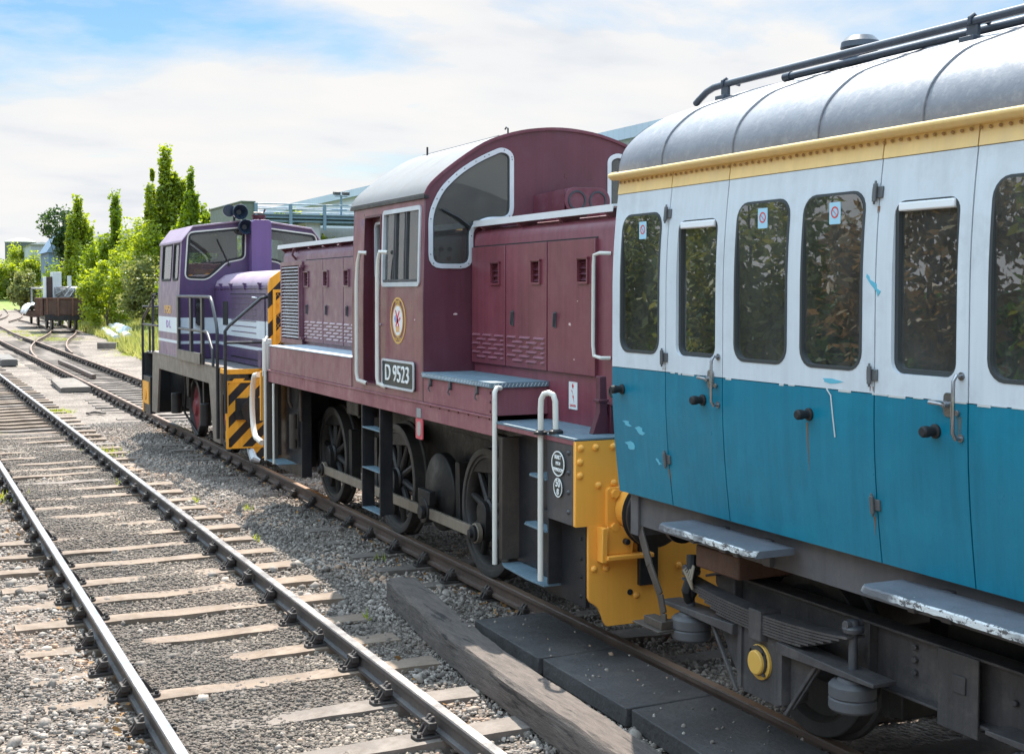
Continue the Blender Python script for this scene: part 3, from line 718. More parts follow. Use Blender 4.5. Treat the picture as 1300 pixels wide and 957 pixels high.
# twin round lamps on the cab front
m = MB(); m.prism(rr(5.12, 5.56, 3.235, 3.455, .105, 8), 'y', Y0 - .32, Y0 - .01); 
m.strip([[(4.98 + .14 * t, Y0 - .01 - .31 * t, 3.24) , (4.98 + .14 * t, Y0 - .01 - .31 * t, 3.40 + .04 * t)] for t in (0, .5, 1)])
o = m.build('horn_housing', maroon, loco, bevel=.02)
for x in (5.24, 5.44):
    m = MB(); m.lathe((x, Y0 - .315, 3.345), (0, -1, 0), [(0, .085), (.012, .085), (.012, .070), (-.04, .055), (-.05, 0)], 28); m.build('horn_grille', flat('grille_blue_black', (.035, .05, .06), .5), o)
# bonnets --------------------------------------------------
BX = 4.42
def hood_section(inset=0.):
    b = BX + inset
    p = [(b, 1.60), (b, 3.00 - inset), (b + .012, 3.045), (b + .04, 3.078), (b + .09, 3.095), (b + .3, 3.13), (XC, 3.15)]
    return p + [(2 * XC - x, z) for x, z in p[::-1][1:]]
hoodm = paint('bonnet_maroon', (.180, .044, .060), .38, var=.32, dust=(.20, .062, .080), bmp=.07)
hood2 = paint('rear_bonnet_maroon', (.17, .070, .098), .38, var=.25, dust=(.25, .145, .17), bmp=.07)
for (ya, yb, mm, doors) in ((7.90, Y0 - .002, hoodm, [(8.14, 8.885), (8.905, 9.635), (9.655, 10.335)]), (Y1 + .002, 16.50, hood2, [(12.42, 13.12), (13.15, 13.91), (13.93, 14.68), (14.70, 15.47)])):
    m = MB(); m.prism(hood_section(), 'y', ya, yb); hd = m.build('bonnet', mm, loco, bevel=.012)
    for (a, b) in doors:
        m = MB(); vy0, vy1 = b - .21 if ya > 9 else a + .085, 0
        front = ya < 9
        if front: v0, v1 = b - (.245 if b > 10 else .165) - .15, b - (.245 if b > 10 else .165); 
        v0, v1 = (a + .10, a + .245) if front and b < 10 else ((a + .10, a + .26) if front else (b - .20, b - .04))
        vz0, vz1 = 2.635, 2.80
        hole = [(v0, vz0), (v1, vz0), (v1, vz1), (v0, vz1)]
        m.prism([(a, 1.975), (b, 1.975), (b, 2.94), (a, 2.94)], 'x', BX - .026, BX + .004, holes=[hole]); m.mirror(XC)
        d = m.build('bonnet_door', mm, hd, bevel=.003)
        m = MB(); ring(m, rr(v0 - .012, v1 + .012, vz0 - .012, vz1 + .012, .006), rr(v0 + .004, v1 - .004, vz0 + .004, vz1 - .004, .004), 'x', BX - .042, BX - .02)
        m.box(BX - .05, BX - .026, v0 - .02, v1 + .02, vz1 + .004, vz1 + .014)
        v = m.build('vent_frame', mm, d, bevel=.002)
        m = MB()
        for k in range(4): m.beam((BX - .012, v0, vz0 + .022 + k * .042), (BX - .012, v1, vz0 + .022 + k * .042), .004, .028, up=(1, 0, 1))
        m.box(BX - .004, BX - .001, v0, v1, vz0, vz1); m.build('vent_slats', maroon_dark, v, smooth=0)
        # louvres in the lower part
        if not (front and a < 8.5):
            m = MB(); n = 6
            for k in range(n):
                z = 2.025 + k * .036
                st = .0 if k % 2 else .5
                w = (b - a) / 3.2
                for j in range(-1, 4):
                    y0 = a + .03 + (j + st) * w * 1.12; y1 = y0 + w * .82
                    y0 = max(y0, a + .025); y1 = min(y1, b - .025)
                    if y1 - y0 < .04: continue
                    m.prism([(BX - .027, z), (BX - .040, z), (BX - .036, z + .008), (BX - .027, z + .018)], 'y', y0, y1) if False else m.add(
                        [(BX - .026, y0, z + .016), (BX - .026, y1, z + .016), (BX - .040, y1 - .008, z), (BX - .040, y0 + .008, z), (BX - .026, y0, z - .001), (BX - .026, y1, z - .001)],
                        [(0, 1, 2, 3), (3, 2, 5, 4), (0, 3, 4), (1, 5, 2)])
            m.build('louvres', paint('louvre_lit', (.23, .085, .11), .35, var=.15) if front else paint('louvre_pale', (.44, .30, .31), .35, var=.2), d, recalc=True, smooth=0)  # front louvres lighter than their doors: a highlight put into the colour
        m = MB(); y = b - .13; m.prism(rr(y - .022, y + .022, 2.30, 2.42, .01), 'x', BX - .032, BX - .02); m.beam((BX - .036, y + .01, 2.31), (BX - .044, y - .02, 2.41), .02, .012)
        if b < 10.0 or not front: m.build('door_latch', dgrey, d)
    m = MB()
    for (a0, b0), (a1, b1) in zip(doors[:-1], doors[1:]): m.box(BX - .003, BX + .004, b0 + .001, a1 - .001, 1.98, 2.935)
    m.box(BX - .003, BX + .004, doors[0][0], doors[-1][1], 2.941, 2.952)
    m.islands('door_gap', dark_in, hd)
    # shelf
    m = MB(); y0, y1 = (7.93, Y0 - .003) if ya < 9 else (Y1 + .003, 16.76)
    m.prism([(BX - .01, 3.115), (BX - .004, 3.165), (BX + .25, 3.185), (BX + .25, 3.175), (BX + .004, 3.150), (BX - .002, 3.113)], 'y', y0, y1); m.mirror(XC)
    sh = m.build('gutter_strip', paint('strip_white', (.62, .60, .60), .45, var=.08, streak=False), hd)
    m = MB(); n = int((y1 - y0) / .62)
    for k in range(n + 1):
        y = y0 + .12 + k * (y1 - y0 - .25) / n
        m.prism([(BX + .0, 3.115), (BX + .0, 3.13), (BX + .22, 3.175), (BX + .16, 3.09), (BX + .06, 3.06)], 'y', y - .02, y + .02); m.box(BX + .3, BX + .55, y - .1, y + .1, 3.13, 3.16)
    m.build('gutter_bracket', maroon, hd, bevel=.003)
# louvred radiator at the rear end of the rear bonnet
m = MB(); ring(m, rr(15.50, 16.49, 1.93, 2.94, .02), rr(15.55, 16.44, 1.99, 2.89, .01), 'x', BX - .045, BX); m.box(BX - .075, BX - .045, 15.53, 15.56, 2.0, 2.88); m.box(BX - .08, BX - .04, 15.44, 15.50, 2.86, 2.89); m.box(BX - .08, BX - .04, 15.44, 15.50, 2.0, 2.03)
rad = m.build('radiator_frame', hood2, loco, bevel=.004)
m = MB()
for k in range(22):
    z = 2.01 + k * .0405
    m.add([(BX - .052, 15.56, z), (BX - .052, 16.43, z), (BX - .005, 16.43, z + .026), (BX - .005, 15.56, z + .026)], [(0, 1, 2, 3)])
m.build('radiator_shutter', paint('shutter_pale', (.60, .55, .55), .4, var=.2), rad, smooth=0, solid=.004)
MB().box(BX - .004, BX - .001, 15.5, 16.45, 1.98, 2.9).build('radiator_core', dark_in, rad)
m = MB(); m.tube([(BX - .0, 15.9, 2.965), (BX - .05, 15.9, 3.02), (BX - .03, 15.9, 3.10), (BX + .01, 15.9, 3.06)], .014); m.build('lifting_hook', maroon_dark, loco)
# bonnet handrail near the front
m = MB(); m.tube([(BX, 7.96, 2.83), (BX - .07, 7.99, 2.832), (BX - .075, 8.06, 2.82), (BX - .075, 8.07, 2.75), (BX - .075, 8.075, 2.2), (BX - .075, 8.06, 2.125), (BX - .06, 7.99, 2.112), (BX, 7.96, 2.112)], .013, 10); m.build('bonnet_handrail', whitep, loco)
# side tank box (rear) and tool box (front)
for (a, b, z0, z1, nm) in ((12.30, 15.43, 1.647, 1.925, 'side_tank'), (8.93, Y0 - .003, 1.647, 1.885, 'tool_box')):
    m = MB(); m.box(LX, BX, a, b, z0, z1); m.mirror(XC)
    o = m.build(nm, maroon_pale if a < 10 else paint('tank_maroon', (.20, .065, .085), .4, var=.25, dust=(.27, .15, .16)), loco, bevel=.004)
    m = MB(); m.box(LX - .01, BX, a - .01, b, z1, z1 + .012)
    if a < 10: m.box(LX - .02, LX - .008, a - .014, b, z1 - .03, z1 + .012); m.box(LX - .02, BX, a - .02, a - .008, z1 - .03, z1 + .012)
    m.build('box_lid', treadp if a < 10 else paint('lid_pale', (.36, .42, .47), .55, var=.15, streak=False), o, bevel=.003)
    if a < 10:
        m = MB()
        for y in (10.16, 9.73, 9.19): m.box(LX - .018, LX, y - .016, y + .016, 1.80, 1.87); m.cyl((LX - .025, y, 1.80), (LX, y, 1.80), .012); m.tube([(LX - .02, y, 1.80), (LX - .03, y, 1.77), (LX - .02, y - .01, 1.75)], .006)
        m.build('hasp', dgrey, o)
        m = MB()
        for y in [8.98 + i * .2 for i in range(7)]: m.lathe((LX, y, 1.625), (-1, 0, 0), [(0, .012), (.006, .010), (.009, 0)], 8)
        for z in (1.68, 1.75, 1.82): m.lathe((LX, 8.96, z), (-1, 0, 0), [(0, .012), (.006, .010), (.009, 0)], 8)
        m.build('box_rivets', maroon_dark, o)
        m = MB()   # raised diamonds on the lid edge
        for i in range(46):
            y = 8.94 + i * .0305; m.beam((LX - .021, y, 1.862), (LX - .021, y + .016, 1.888), .003, .005, up=(1, 0, 0))
        for i in range(15):
            x = LX + i * .0305; m.beam((x, 8.909, 1.862), (x + .016, 8.909, 1.888), .005, .003, up=(0, 1, 0))
        m.build('tread_pattern', silver, o, smooth=0)
# nameplate
m = MB(); m.prism(rr(10.525, 11.345, 1.72, 1.965, .03), 'x', LX - .018, LX); pl = m.build('number_plate', flat('plate_black', (.03, .035, .032), .45), loco, bevel=.003)
m = MB(); ring(m, rr(10.520, 11.350, 1.715, 1.970, .035), rr(10.540, 11.330, 1.735, 1.95, .025), 'x', LX - .026, LX - .016); m.build('plate_rim', silver, pl)
text_mesh('number', 'D 9523', .205, (LX - .020, 10.94, 1.842), flat('number_white', (.78, .78, .76), .5), pl, ext=.007, bold=0, sx=1.02)
# crest
m = MB(); C = lambda ry, rz_, n=40: [(10.965 + ry * math.cos(2 * math.pi * i / n), 2.315 + rz_ * math.sin(2 * math.pi * i / n)) for i in range(n)]
gold = flat('crest_gold', (.62, .36, .10), .5)
m.prism(C(.195, .205), 'x', LX - .004, LX, holes=[C(.178, .188)]); m.prism(C(.135, .145), 'x', LX - .004, LX, holes=[C(.122, .132)]); cr = m.build('crest', gold, loco, smooth=0)
MB().prism(C(.12, .13), 'x', LX - .0045, LX).build('crest_field', flat('crest_white', (.72, .70, .68), .5), cr, smooth=0)
m = MB()
for a, b, w in (((-.05, .09), (.03, -.05), .022), ((.045, .085), (-.02, .0), .02), ((-.045, -.055), (.0, .02), .022), ((.03, .0), (.07, .03), .018), ((0, .02), (.0, -.02), .03)):
    m.beam((LX - .0055, 10.965 - a[0], 2.315 + a[1]), (LX - .0055, 10.965 - b[0], 2.315 + b[1]), .002, w, up=(1, 0, 0)) if False else m.beam((LX - .0055, 10.965 - a[0], 2.315 + a[1]), (LX - .0055, 10.965 - b[0], 2.315 + b[1]), w, .002, up=(1, 0, 0))
m.build('crest_lion', flat('crest_red', (.62, .03, .06), .5), cr, smooth=0)
m = MB(); m.prism([(10.965 + y, 2.315 + z) for y, z in ((-.05, -.05), (.05, -.05), (.04, -.10), (-.04, -.10))], 'x', LX - .0055, LX - .004); m.build('crest_wheel', flat('crest_orange', (.70, .36, .14), .5), cr, smooth=0)
text_mesh('crest_lettering', 'DIESEL', .042, (LX - .004, 10.965, 2.475), gold, cr, ext=.001, bold=.001)
text_mesh('crest_lettering', 'TRACTION', .036, (LX - .004, 10.965, 2.152), gold, cr, ext=.001, bold=.001)
m = MB(); m.prism([(10.965 + .06 + .028 * math.cos(i), 2.33 + .034 * math.sin(i)) for i in range(6)], 'x', LX - .0055, LX - .004); m.build('crest_shield', flat('crest_blue', (.25, .3, .55), .5), cr, smooth=0)
# danger sign on bonnet
m = MB(); m.box(BX - .006, BX, 8.445, 8.575, 1.715, 1.915); sg = m.build('warning_sign', flat('sign_white', (.72, .72, .70), .4), loco, bevel=.001)
red = flat('sign_red', (.62, .03, .04), .4)
m = MB()
for p in ([(8.495, 1.905), (8.525, 1.905), (8.51, 1.918)], ): pass
m.prism([(8.51, 1.905), (8.525, 1.885), (8.51, 1.865), (8.495, 1.885)], 'x', BX - .0075, BX - .006)
m.prism([(8.535, 1.855), (8.52, 1.855), (8.505, 1.815), (8.515, 1.815), (8.49, 1.765), (8.50, 1.80), (8.49, 1.80), (8.51, 1.83)][::-1], 'x', BX - .0075, BX - .006)
m.build('lightning_mark', red, sg, smooth=0)
text_mesh('sign_words', 'DANGER', .024, (BX - .0065, 8.51, 1.742), red, sg, ext=.001)
# steps --------------------------------------------------
def steps(y0, y1, zs, zt, parent, lw=.045):
    for s in (-1, 1):
        X = (lambda d: LX + d) if s < 0 else (lambda d: 2 * XC - LX - d)
        m = MB(); m.box(X(0), X(.12), y1 - .012, y1, zs[0] - .01, zt); m.box(X(0), X(.12), y0, y0 + .012, zs[0] - .01, zt); m.box(X(-.004), X(.03), y1 - .018, y1 + .004, zs[0] - .02, zt); m.box(X(-.004), X(.03), y0 - .004, y0 + .018, zs[0] - .02, zt)
        o = m.build('step_side', blackp, parent, bevel=.002)
        for z in zs:
            m = MB(); m.prism(rr(y0 + .012, y1 - .012, 0, 1, 0), 'z', 0, 1) if False else m.box(X(-.005), X(.12), y0 + .012, y1 - .012, z - .012, z)
            m.build('step_tread', treadp, o, bevel=.002)
steps(11.45, 11.98, (.53, .915, 1.295), 1.50, loco)
# front steps with curved lower tread
m = MB(); m.box(LX + .16, LX + .18, 8.02, 8.83, .58, 1.565); m.box(LX + .01, LX + .2, 8.01, 8.03, .58, 1.565); m.mirror(XC); o = m.build('step_back', blackp, loco, bevel=.003)
m = MB(); m.box(LX + .02, LX + .19, 8.80, 8.86, .60, 1.5); m.mirror(XC); m.build('step_side', brownsteel, o, bevel=.004)
for z, a, b in ((.575, 8.02, 8.82), (.945, 8.02, 8.42), (1.30, 8.02, 8.34)):
    m = MB(); m.prism([(LX - .01 if z > .7 else LX - .02, a), (LX + .17, a), (LX + .17, b), (LX + .03, b), (LX - .0, b - .05 if z > .7 else b - .1), (LX - .03 if z < .7 else LX - .01, a + .25 if z < .7 else a + .1)], 'z', z - .014, z); m.mirror(XC); m.build('step_tread', treadp, o, bevel=.002)
for s in (-1, 1):
    X = (lambda x: x) if s < 0 else (lambda x: 2 * XC - x)
    m = MB(); m.tube([(X(3.95), 8.86, .56), (X(3.95), 8.86, 1.78), (X(3.955), 8.87, 1.83), (X(3.98), 8.89, 1.86), (X(4.02), 8.91, 1.855)], .019, 12); m.build('step_handrail', whitep, loco)
    m = MB(); m.tube([(X(3.93), 8.05, .60), (X(3.93), 8.05, 1.78), (X(3.933), 8.047, 1.84), (X(3.945), 8.03, 1.875), (X(3.965), 8.00, 1.885), (X(3.985), 7.97, 1.872), (X(3.993), 7.955, 1.83), (X(3.995), 7.95, 1.61)], .020, 12)
    r_ = m.build('step_handrail', whitep, loco)
    m = MB(); m.lathe((X(3.93), 8.05, 1.60), (0, 0, 1), [(0, .05), (.02, .05), (.03, .03)], 16); m.lathe((X(3.995), 7.95, 1.612), (0, 0, 1), [(0, .05), (.02, .05), (.03, .03)], 16); m.build('rail_collar', blackp, r_)
# buffer beam, side plates
sidep = paint('beam_side_black', (.05, .048, .052), .4, var=.25, dust=(.10, .09, .085))
m = MB(); m.prism([(7.62, 1.035), (8.02, 1.035), (8.02, 1.565), (7.62, 1.565)], 'x', LX + .004, LX + .03); m.mirror(XC)
o = m.build('beam_side_plate', sidep, loco, bevel=.004)
m = MB()
for z in (1.12, 1.25, 1.38, 1.51): m.lathe((LX + .004, 7.70, z), (-1, 0, 0), [(0, .017), (.008, .014), (.014, .006), (.015, 0)], 12)
m.build('rivets', sidep, o)
m = MB(); m.box(4.07, 4.10, 7.66, 8.40, .48, 1.04); m.mirror(XC); m.build('lower_side_plate', blackp, loco, bevel=.004)
m = MB()
for z in (.55, .68, .80, .93): m.lathe((4.07, 7.72, z), (-1, 0, 0), [(0, .014), (.008, .012), (.012, 0)], 10)
m.build('rivets', greasy, o)
def beam_poly():
    L = [(LX, 1.595), (LX, 1.035), (4.06, 1.035), (4.06, .56), (4.075, .53), (4.11, .51), (4.14, .48), (4.16, .44), (4.18, .385), (4.20, .36)]
    return L + [(2 * XC - a, b) for a, b in L[::-1]]
m = MB(); m.prism(beam_poly(), 'y', 7.60, 7.63); bb = m.build('buffer_beam', yellowp, loco, bevel=.005)
m = MB()
for x, z in ((4.0, 1.55), (4.11, 1.55), (4.24, 1.55), (4.40, 1.55), (3.995, 1.46), (3.995, 1.37), (4.13, 1.30), (4.245, 1.31), (4.10, .75), (4.19, .75), (4.6, .95), (4.5, .72), (4.75, .72), (4.47, .95), (4.42, .55), (4.8, 1.0), (5.0, .9), (5.1, .7)):
    m.lathe((x, 7.60, z), (0, -1, 0), [(0, .024), (.008, .022), (.015, .014), (.018, 0)], 16)
m.mirror(XC); m.build('beam_rivets', yellowp, bb)
for s in (-1, 1):
    bx = XC + s * .87
    m = MB(); m.prism(rr(bx - .2, bx + .2, .985, 1.285, .03), 'y', 7.60, 7.565)
    for dx in (-.15, .15):
        for dz in (-.11, .11): m.cyl((bx + dx, 7.565, 1.135 + dz), (bx + dx, 7.54, 1.135 + dz), .030, n=6)
    m.lathe((bx, 7.56, 1.14), (0, -1, 0), [(0, .145), (.03, .135), (.20, .12), (.21, .10)], 28); q = m.build('buffer_stock', yellowp, bb, bevel=.004)
    m = MB(); m.lathe((bx, 7.38, 1.14), (0, -1, 0), [(0, .085), (.03, .085), (.03, 0)], 24); m.lathe((bx, 7.352, 1.14), (0, -1, 0), [(0, 0), (0, .20), (.012, .22), (.022, .2), (.025, 0)], 36); m.build('buffer_head', greasy, q)
    m = MB(); X = (lambda x: x) if s < 0 else (lambda x: 2 * XC - x)   # jumper bracket under the buffer
    m.box(X(4.15), X(4.50), 7.50, 7.60, .815, .845); m.box(X(4.12), X(4.16), 7.52, 7.60, .80, 1.03); m.prism([(X(4.17), .845), (X(4.36), .845), (X(4.37), .93), (X(4.33), 1.01), (X(4.27), 1.03), (X(4.17), 1.03)], 'y', 7.545, 7.56)
    m.build('jumper_bracket', yellowp, bb, bevel=.006)
    m = MB(); m.cyl((X(4.30), 7.543, .93), (X(4.30), 7.50, .93), .02); m.box(X(4.42), X(4.56), 7.55, 7.59, .62, .95); m.build('hose_socket', blackp, bb, bevel=.004)
m = MB()
for x, z in ((4.35, .58), (4.62, .60), (5.15, .48), (5.6, .86), (5.2, .44)): m.cyl((x, 7.598, z), (x, 7.604, z), .001)
m = MB(); m.cyl((4.37, 7.598, .575), (4.37, 7.592, .575), .02); m.cyl((5.75, 7.598, .885), (5.75, 7.592, .885), .02)
for k in range(9): m.cyl((5.0 + .03 * (k % 3) + .01 * k, 7.598, .43 + .025 * (k // 3)), (5.0 + .03 * (k % 3) + .01 * k, 7.594, .43 + .025 * (k // 3)), .007, n=8)
m.build('beam_hole', dark_in, bb)
m = MB(); m.cyl((XC, 7.6, 1.1), (XC, 7.3, 1.1), .06)
for k in range(3): m.tube([(XC + .05 * math.cos(t), 7.25 + .0 * k, 1.0 - .14 * k + .09 * math.sin(t)) for t in [i * math.pi / 6 for i in range(13)]], .018, 8)
m.build('screw_coupling', greasy, bb)
# oval plates
def oval(yc, zc, ry, rz_, lines, nm):
    P = lambda k: [(yc + ry * k * math.cos(2 * math.pi * i / 36), zc + rz_ * k * math.sin(2 * math.pi * i / 36)) for i in range(36)]
    MB_ = MB(); MB_.prism(P(1), 'x', LX - .006, LX + .004); q = MB_.build(nm, flat('plate_black', (.03, .035, .032), .45), o, smooth=0)
    MB_ = MB(); MB_.prism(P(1), 'x', LX - .009, LX - .005, holes=[P(.90)]); MB_.build('plate_rim', flat('number_white', (.78, .78, .76), .5), q, smooth=0)
    for t, sz, dz in lines: text_mesh('lettering', t, sz, (LX - .008, yc, zc + dz), flat('number_white', (.78, .78, .76), .5), q, ext=.002, bold=.0008)
oval(7.835, 1.425, .095, .085, [('BUILT', .036, .042), ('1964', .034, .0), ('SWINDON', .032, -.042)], 'works_plate')
oval(7.835, 1.265, .062, .065, [('50', .068, .026), ('8', .058, -.030)], 'class_plate')
# exhauster casting and valve on the front platform
m = MB(); m.prism([(4.20, 1.612), (4.34, 1.612), (4.34, 1.66), (4.31, 1.75), (4.30, 2.0), (4.25, 2.0), (4.25, 1.76)], 'y', 7.80, 7.86); m.box(4.235, 4.315, 7.79, 7.87, 1.825, 1.845)
m.prism([(4.32, 1.612), (4.62, 1.612), (4.62, 1.80), (4.32, 1.80)], 'y', 7.78, 7.95); m.box(4.32, 4.64, 7.76, 7.97, 1.80, 1.812)
m.lathe((4.47, 7.78, 1.70), (0, -1, 0), [(0, .11), (.015, .11), (.015, .085), (.03, .08), (.05, .055), (.08, .05), (.085, 0)], 28); ex = m.build('exhauster', maroon_dark, loco, bevel=.004)
m = MB(); m.cyl((4.47, 7.70, 1.70), (4.47, 7.66, 1.70), .028, n=6); m.build('exhauster_nut', steelp, ex)
m = MB(); m.lathe((4.41, 7.80, 1.895), (1, 0, 0), [(0, .02), (.03, .03), (.04, .03), (.06, .04), (.1, .04), (.11, .02)], 16); m.cyl((4.47, 7.80, 1.86), (4.47, 7.80, 1.97), .028); vv = m.build('drain_valve', flat('valve_white', (.7, .7, .68), .5), loco)
m = MB(); m.cyl((4.34, 7.8, 1.895), (4.42, 7.8, 1.895), .008); m.tube([(4.345, 7.80 + .035 * math.cos(t), 1.895 + .035 * math.sin(t)) for t in [i * math.pi / 8 for i in range(17)]], .008, 6)
m.build('valve_wheel', flat('valve_green', (.01, .05, .03), .5), vv); m = MB(); m.cyl((4.47, 7.80, 1.62), (4.47, 7.80, 1.86), .015); m.tube([(4.47, 7.8, 1.96), (4.48, 7.81, 2.02), (4.54, 7.84, 2.05)], .015); m.build('valve_pipe', blackp, vv)
m = MB(); m.prism(rr(10.37, 10.53, 1.325, 1.50, .015), 'x', LX - .002, LX + .008)
tg = m.build('red_tag', flat('tag_red', (.55, .08, .10), .5), loco); m = MB(); m.prism(rr(10.405, 10.495, 1.35, 1.475, .04), 'x', LX - .005, LX - .001); m.build('tag_glass', flat('tag_grey', (.35, .33, .3), .4), tg)
MB().box(LX - .006, LX + .004, 10.40, 10.50, 1.505, 1.585).build('grey_plate', flat('plate_grey', (.25, .26, .26), .5), loco, bevel=.002)
# wheels, rods --------------------------------------------------
WR = .545; AZ = .16 + WR
def spoked(xx, yc, s, crank, parent):
    """s = -1: outside face looks to -x"""
    o = lambda d: xx + s * d
    m = MB(); m.lathe((xx, yc, AZ), (s, 0, 0), [(-.075, .30), (-.075, WR + .028), (-.05, WR + .028), (-.04, WR), (.065, WR), (.07, WR - .01), (.07, WR - .055), (.055, WR - .06), (.055, WR - .085), (.03, WR - .10), (-.03, WR - .1), (-.075, WR - .07)][1:], 72)
    w = m.build('wheel_tyre', wheelm, parent)
    m = MB(); m.lathe((xx, yc, AZ), (s, 0, 0), [(-.06, 0), (-.06, .12), (.06, .12), (.075, .10), (.075, 0)], 28)
    for k in range(10):
        t = 2 * math.pi * k / 10 + .2
        p0 = (o(.01), yc + .10 * math.cos(t), AZ + .10 * math.sin(t)); p1 = (o(.0), yc + (WR - .08) * math.cos(t), AZ + (WR - .08) * math.sin(t))
        m.tube([p0, p1], [.040, .028], 8)
    cw = crank + math.pi; arc = [(yc + (WR - .09) * math.cos(cw + a), AZ + (WR - .09) * math.sin(cw + a)) for a in [(-.75 + 1.5 * i / 14) for i in range(15)]]
    m.prism(arc, 'x', o(-.03), o(.045))
    hub = m.build('wheel_centre', greasy, w, bevel=.004)
    py, pz = yc + .165 * math.cos(crank), AZ + .165 * math.sin(crank)
    m = MB()
    m.prism([(yc + .10 * math.cos(crank + a), AZ + .10 * math.sin(crank + a)) for a in [math.pi / 2 + math.pi * i / 8 for i in range(9)]] + [(py + .07 * math.cos(crank + a), pz + .07 * math.sin(crank + a)) for a in [-math.pi / 2 + math.pi * i / 8 for i in range(9)]], 'x', o(.04), o(.12))
    m.build('crank', greasy, w, bevel=.005)
    return (o(.12), py, pz)
crank = R(-95)
for s in (-1, 1):
    X = XC + s * .715; pins = []
    for yc in (10.19, 12.45, 14.61): pins.append(spoked(X, yc, s, crank, loco))
    m = MB(); xr = XC + s * (.715 + .165)
    for (a, b) in ((pins[0], pins[1]), (pins[1], pins[2])):
        m.beam((xr, a[1] + .05, a[2]), (xr, b[1] - .05, b[2]), .035, .095)
    for p in pins: m.cyl((xr - .022, p[1], p[2]), (xr + .022, p[1], p[2]), .085, n=24)
    m.build('coupling_rod', paint('rod_brown', (.24, .195, .15), .42, metal=.2, var=.3, dust=(.26, .21, .16), bmp=.2), loco, bevel=.004)
    for p in pins:
        m = MB(); m.lathe((xr, p[1], p[2]), (s, 0, 0), [(0, .07), (.045, .07), (.05, .055), (.05, .04), (.075, .036), (.08, .0)], 20); m.build('crank_pin', greasy, loco)
    # jackshaft knuckle between the wheels
    m = MB(); m.lathe((X + s * .0, 11.35, .72), (s, 0, 0), [(-.05, .0), (-.05, .36), (.03, .36), (.05, .33), (.06, .2), (.08, .16), (.08, 0)], 40)
    m.cyl((xr - .04, 11.35, .56), (xr + .04, 11.35, .56), .12, n=24); m.cyl((xr + .05 * s, 11.30, .55), (xr + .09 * s, 11.30, .55), .06); m.box(xr - .03, xr + .03, 11.2, 11.5, .62, .75); m.build('jackshaft_crank', greasy, loco, bevel=.006)
m = MB()
for yc in (10.19, 12.45, 14.61): m.cyl((4.6, yc, AZ), (2 * XC - 4.6, yc, AZ), .09)
m.build('axle', greasy, loco)
m = MB()
for s in (-1, 1):
    for y in (10.85, 9.55, 13.1, 13.95, 15.25): 
        X = XC + s * .72; m.prism(roundpoly([(y - .05, .4), (y + .05, .45), (y + .07, 1.05), (y - .03, 1.05)], .02), 'x', X - .05, X + .05)
    X = XC + s * .80; m.cyl((X, 9.52, .88), (X, 9.52, 1.25), .06); m.box(X - .05, X + .05, 9.4, 9.62, 1.2, 1.5); m.box(X - .03, X + .03, 9.35, 10.9, 1.33, 1.40)
    m.box(XC + s * .8 - .08, XC + s * .8 + .08, 13.35, 13.75, 1.25, 1.5)
m.islands('brake_gear', greasy, loco, bevel=.01)
# rear end: box, steps, beam
m = MB(); m.box(4.18, 4.3, 14.85, 15.95, .42, 1.5); m.mirror(XC); m.box(4.3, 2 * XC - 4.3, 15.5, 15.55, .45, 1.5); m.build('rear_side_box', blackp, loco, bevel=.005)
m = MB(); m.cyl((4.12, 15.0, .75), (4.12, 15.0, 1.15), .045); m.tube([(4.1, 15.1, 1.5), (4.1, 15.1, 1.3), (4.14, 15.13, 1.22)], .018); m.tube([(4.1, 14.6, 1.5), (4.1, 14.6, 1.25), (4.12, 14.66, 1.1)], .018); m.box(4.12, 4.17, 14.95, 15.1, .85, .98); m.islands('air_pipe', brownsteel, loco)
m = MB(); m.box(LX - .02, LX + .2, 15.0, 15.56, .56, .572); m.mirror(XC); m.build('step_tread', treadp, loco, bevel=.003)
m = MB(); m.box(LX - .01, LX + .12, 15.52, 15.56, .56, 1.6); m.box(LX - .02, LX + .18, 15.60, 15.68, .60, 1.62); m.mirror(XC); m.build('rear_step_plate', brownsteel, loco, bevel=.003)
for s in (-1, 1):
    X = (lambda x: x) if s < 0 else (lambda x: 2 * XC - x)
    m = MB(); m.tube([(X(3.93), 15.54, .56), (X(3.93), 15.54, 1.6), (X(3.93), 15.54, 1.98), (X(3.97), 15.6, 2.03)], .018); m.tube([(X(3.93), 15.16, .56), (X(3.93), 15.16, 1.5)], .014); m.build('step_handrail', whitep, loco)
m = MB(); m.prism([(LX, 1.60), (LX, 1.0), (4.1, 1.0), (4.1, .5), (2 * XC - 4.1, .5), (2 * XC - 4.1, 1.0), (2 * XC - LX, 1.0), (2 * XC - LX, 1.6)], 'y', 15.90, 15.93); m.build('rear_buffer_beam', yellowp, loco, bevel=.004)
m = MB(); m.box(LX + .02, 2 * XC - LX - .02, 15.5, 15.9, 1.56, 1.6); m.build('rear_platform', blackp, loco)
for s in (-1, 1):
    m = MB(); m.lathe((XC + s * .87, 15.93, 1.14), (0, 1, 0), [(0, .14), (.25, .11), (.25, .08), (.4, .08), (.4, .2), (.43, .21), (.44, 0)], 28); m.build('buffer', greasy, loco)
# white air hose hanging in a loop at the rear
m = MB(); m.tube([(3.99, 16.1, 1.55)] + [(3.99 + .02 * math.sin(t), 16.22 + .30 * math.sin(t) * 1.0, 1.15 + .40 * math.cos(t)) for t in [R(a) for a in range(20, 175, 15)]] + [(4.0, 16.0, .72)], .035, 10); m.build('air_hose', whitep, loco)
m = MB(); m.box(LX, LX + .1, 15.72, 15.8, 1.55, 2.0); m.cyl((4.0, 15.75, 1.6), (4.0, 15.75, 1.95), .05); m.build('air_cock', whitep, loco, bevel=.004)
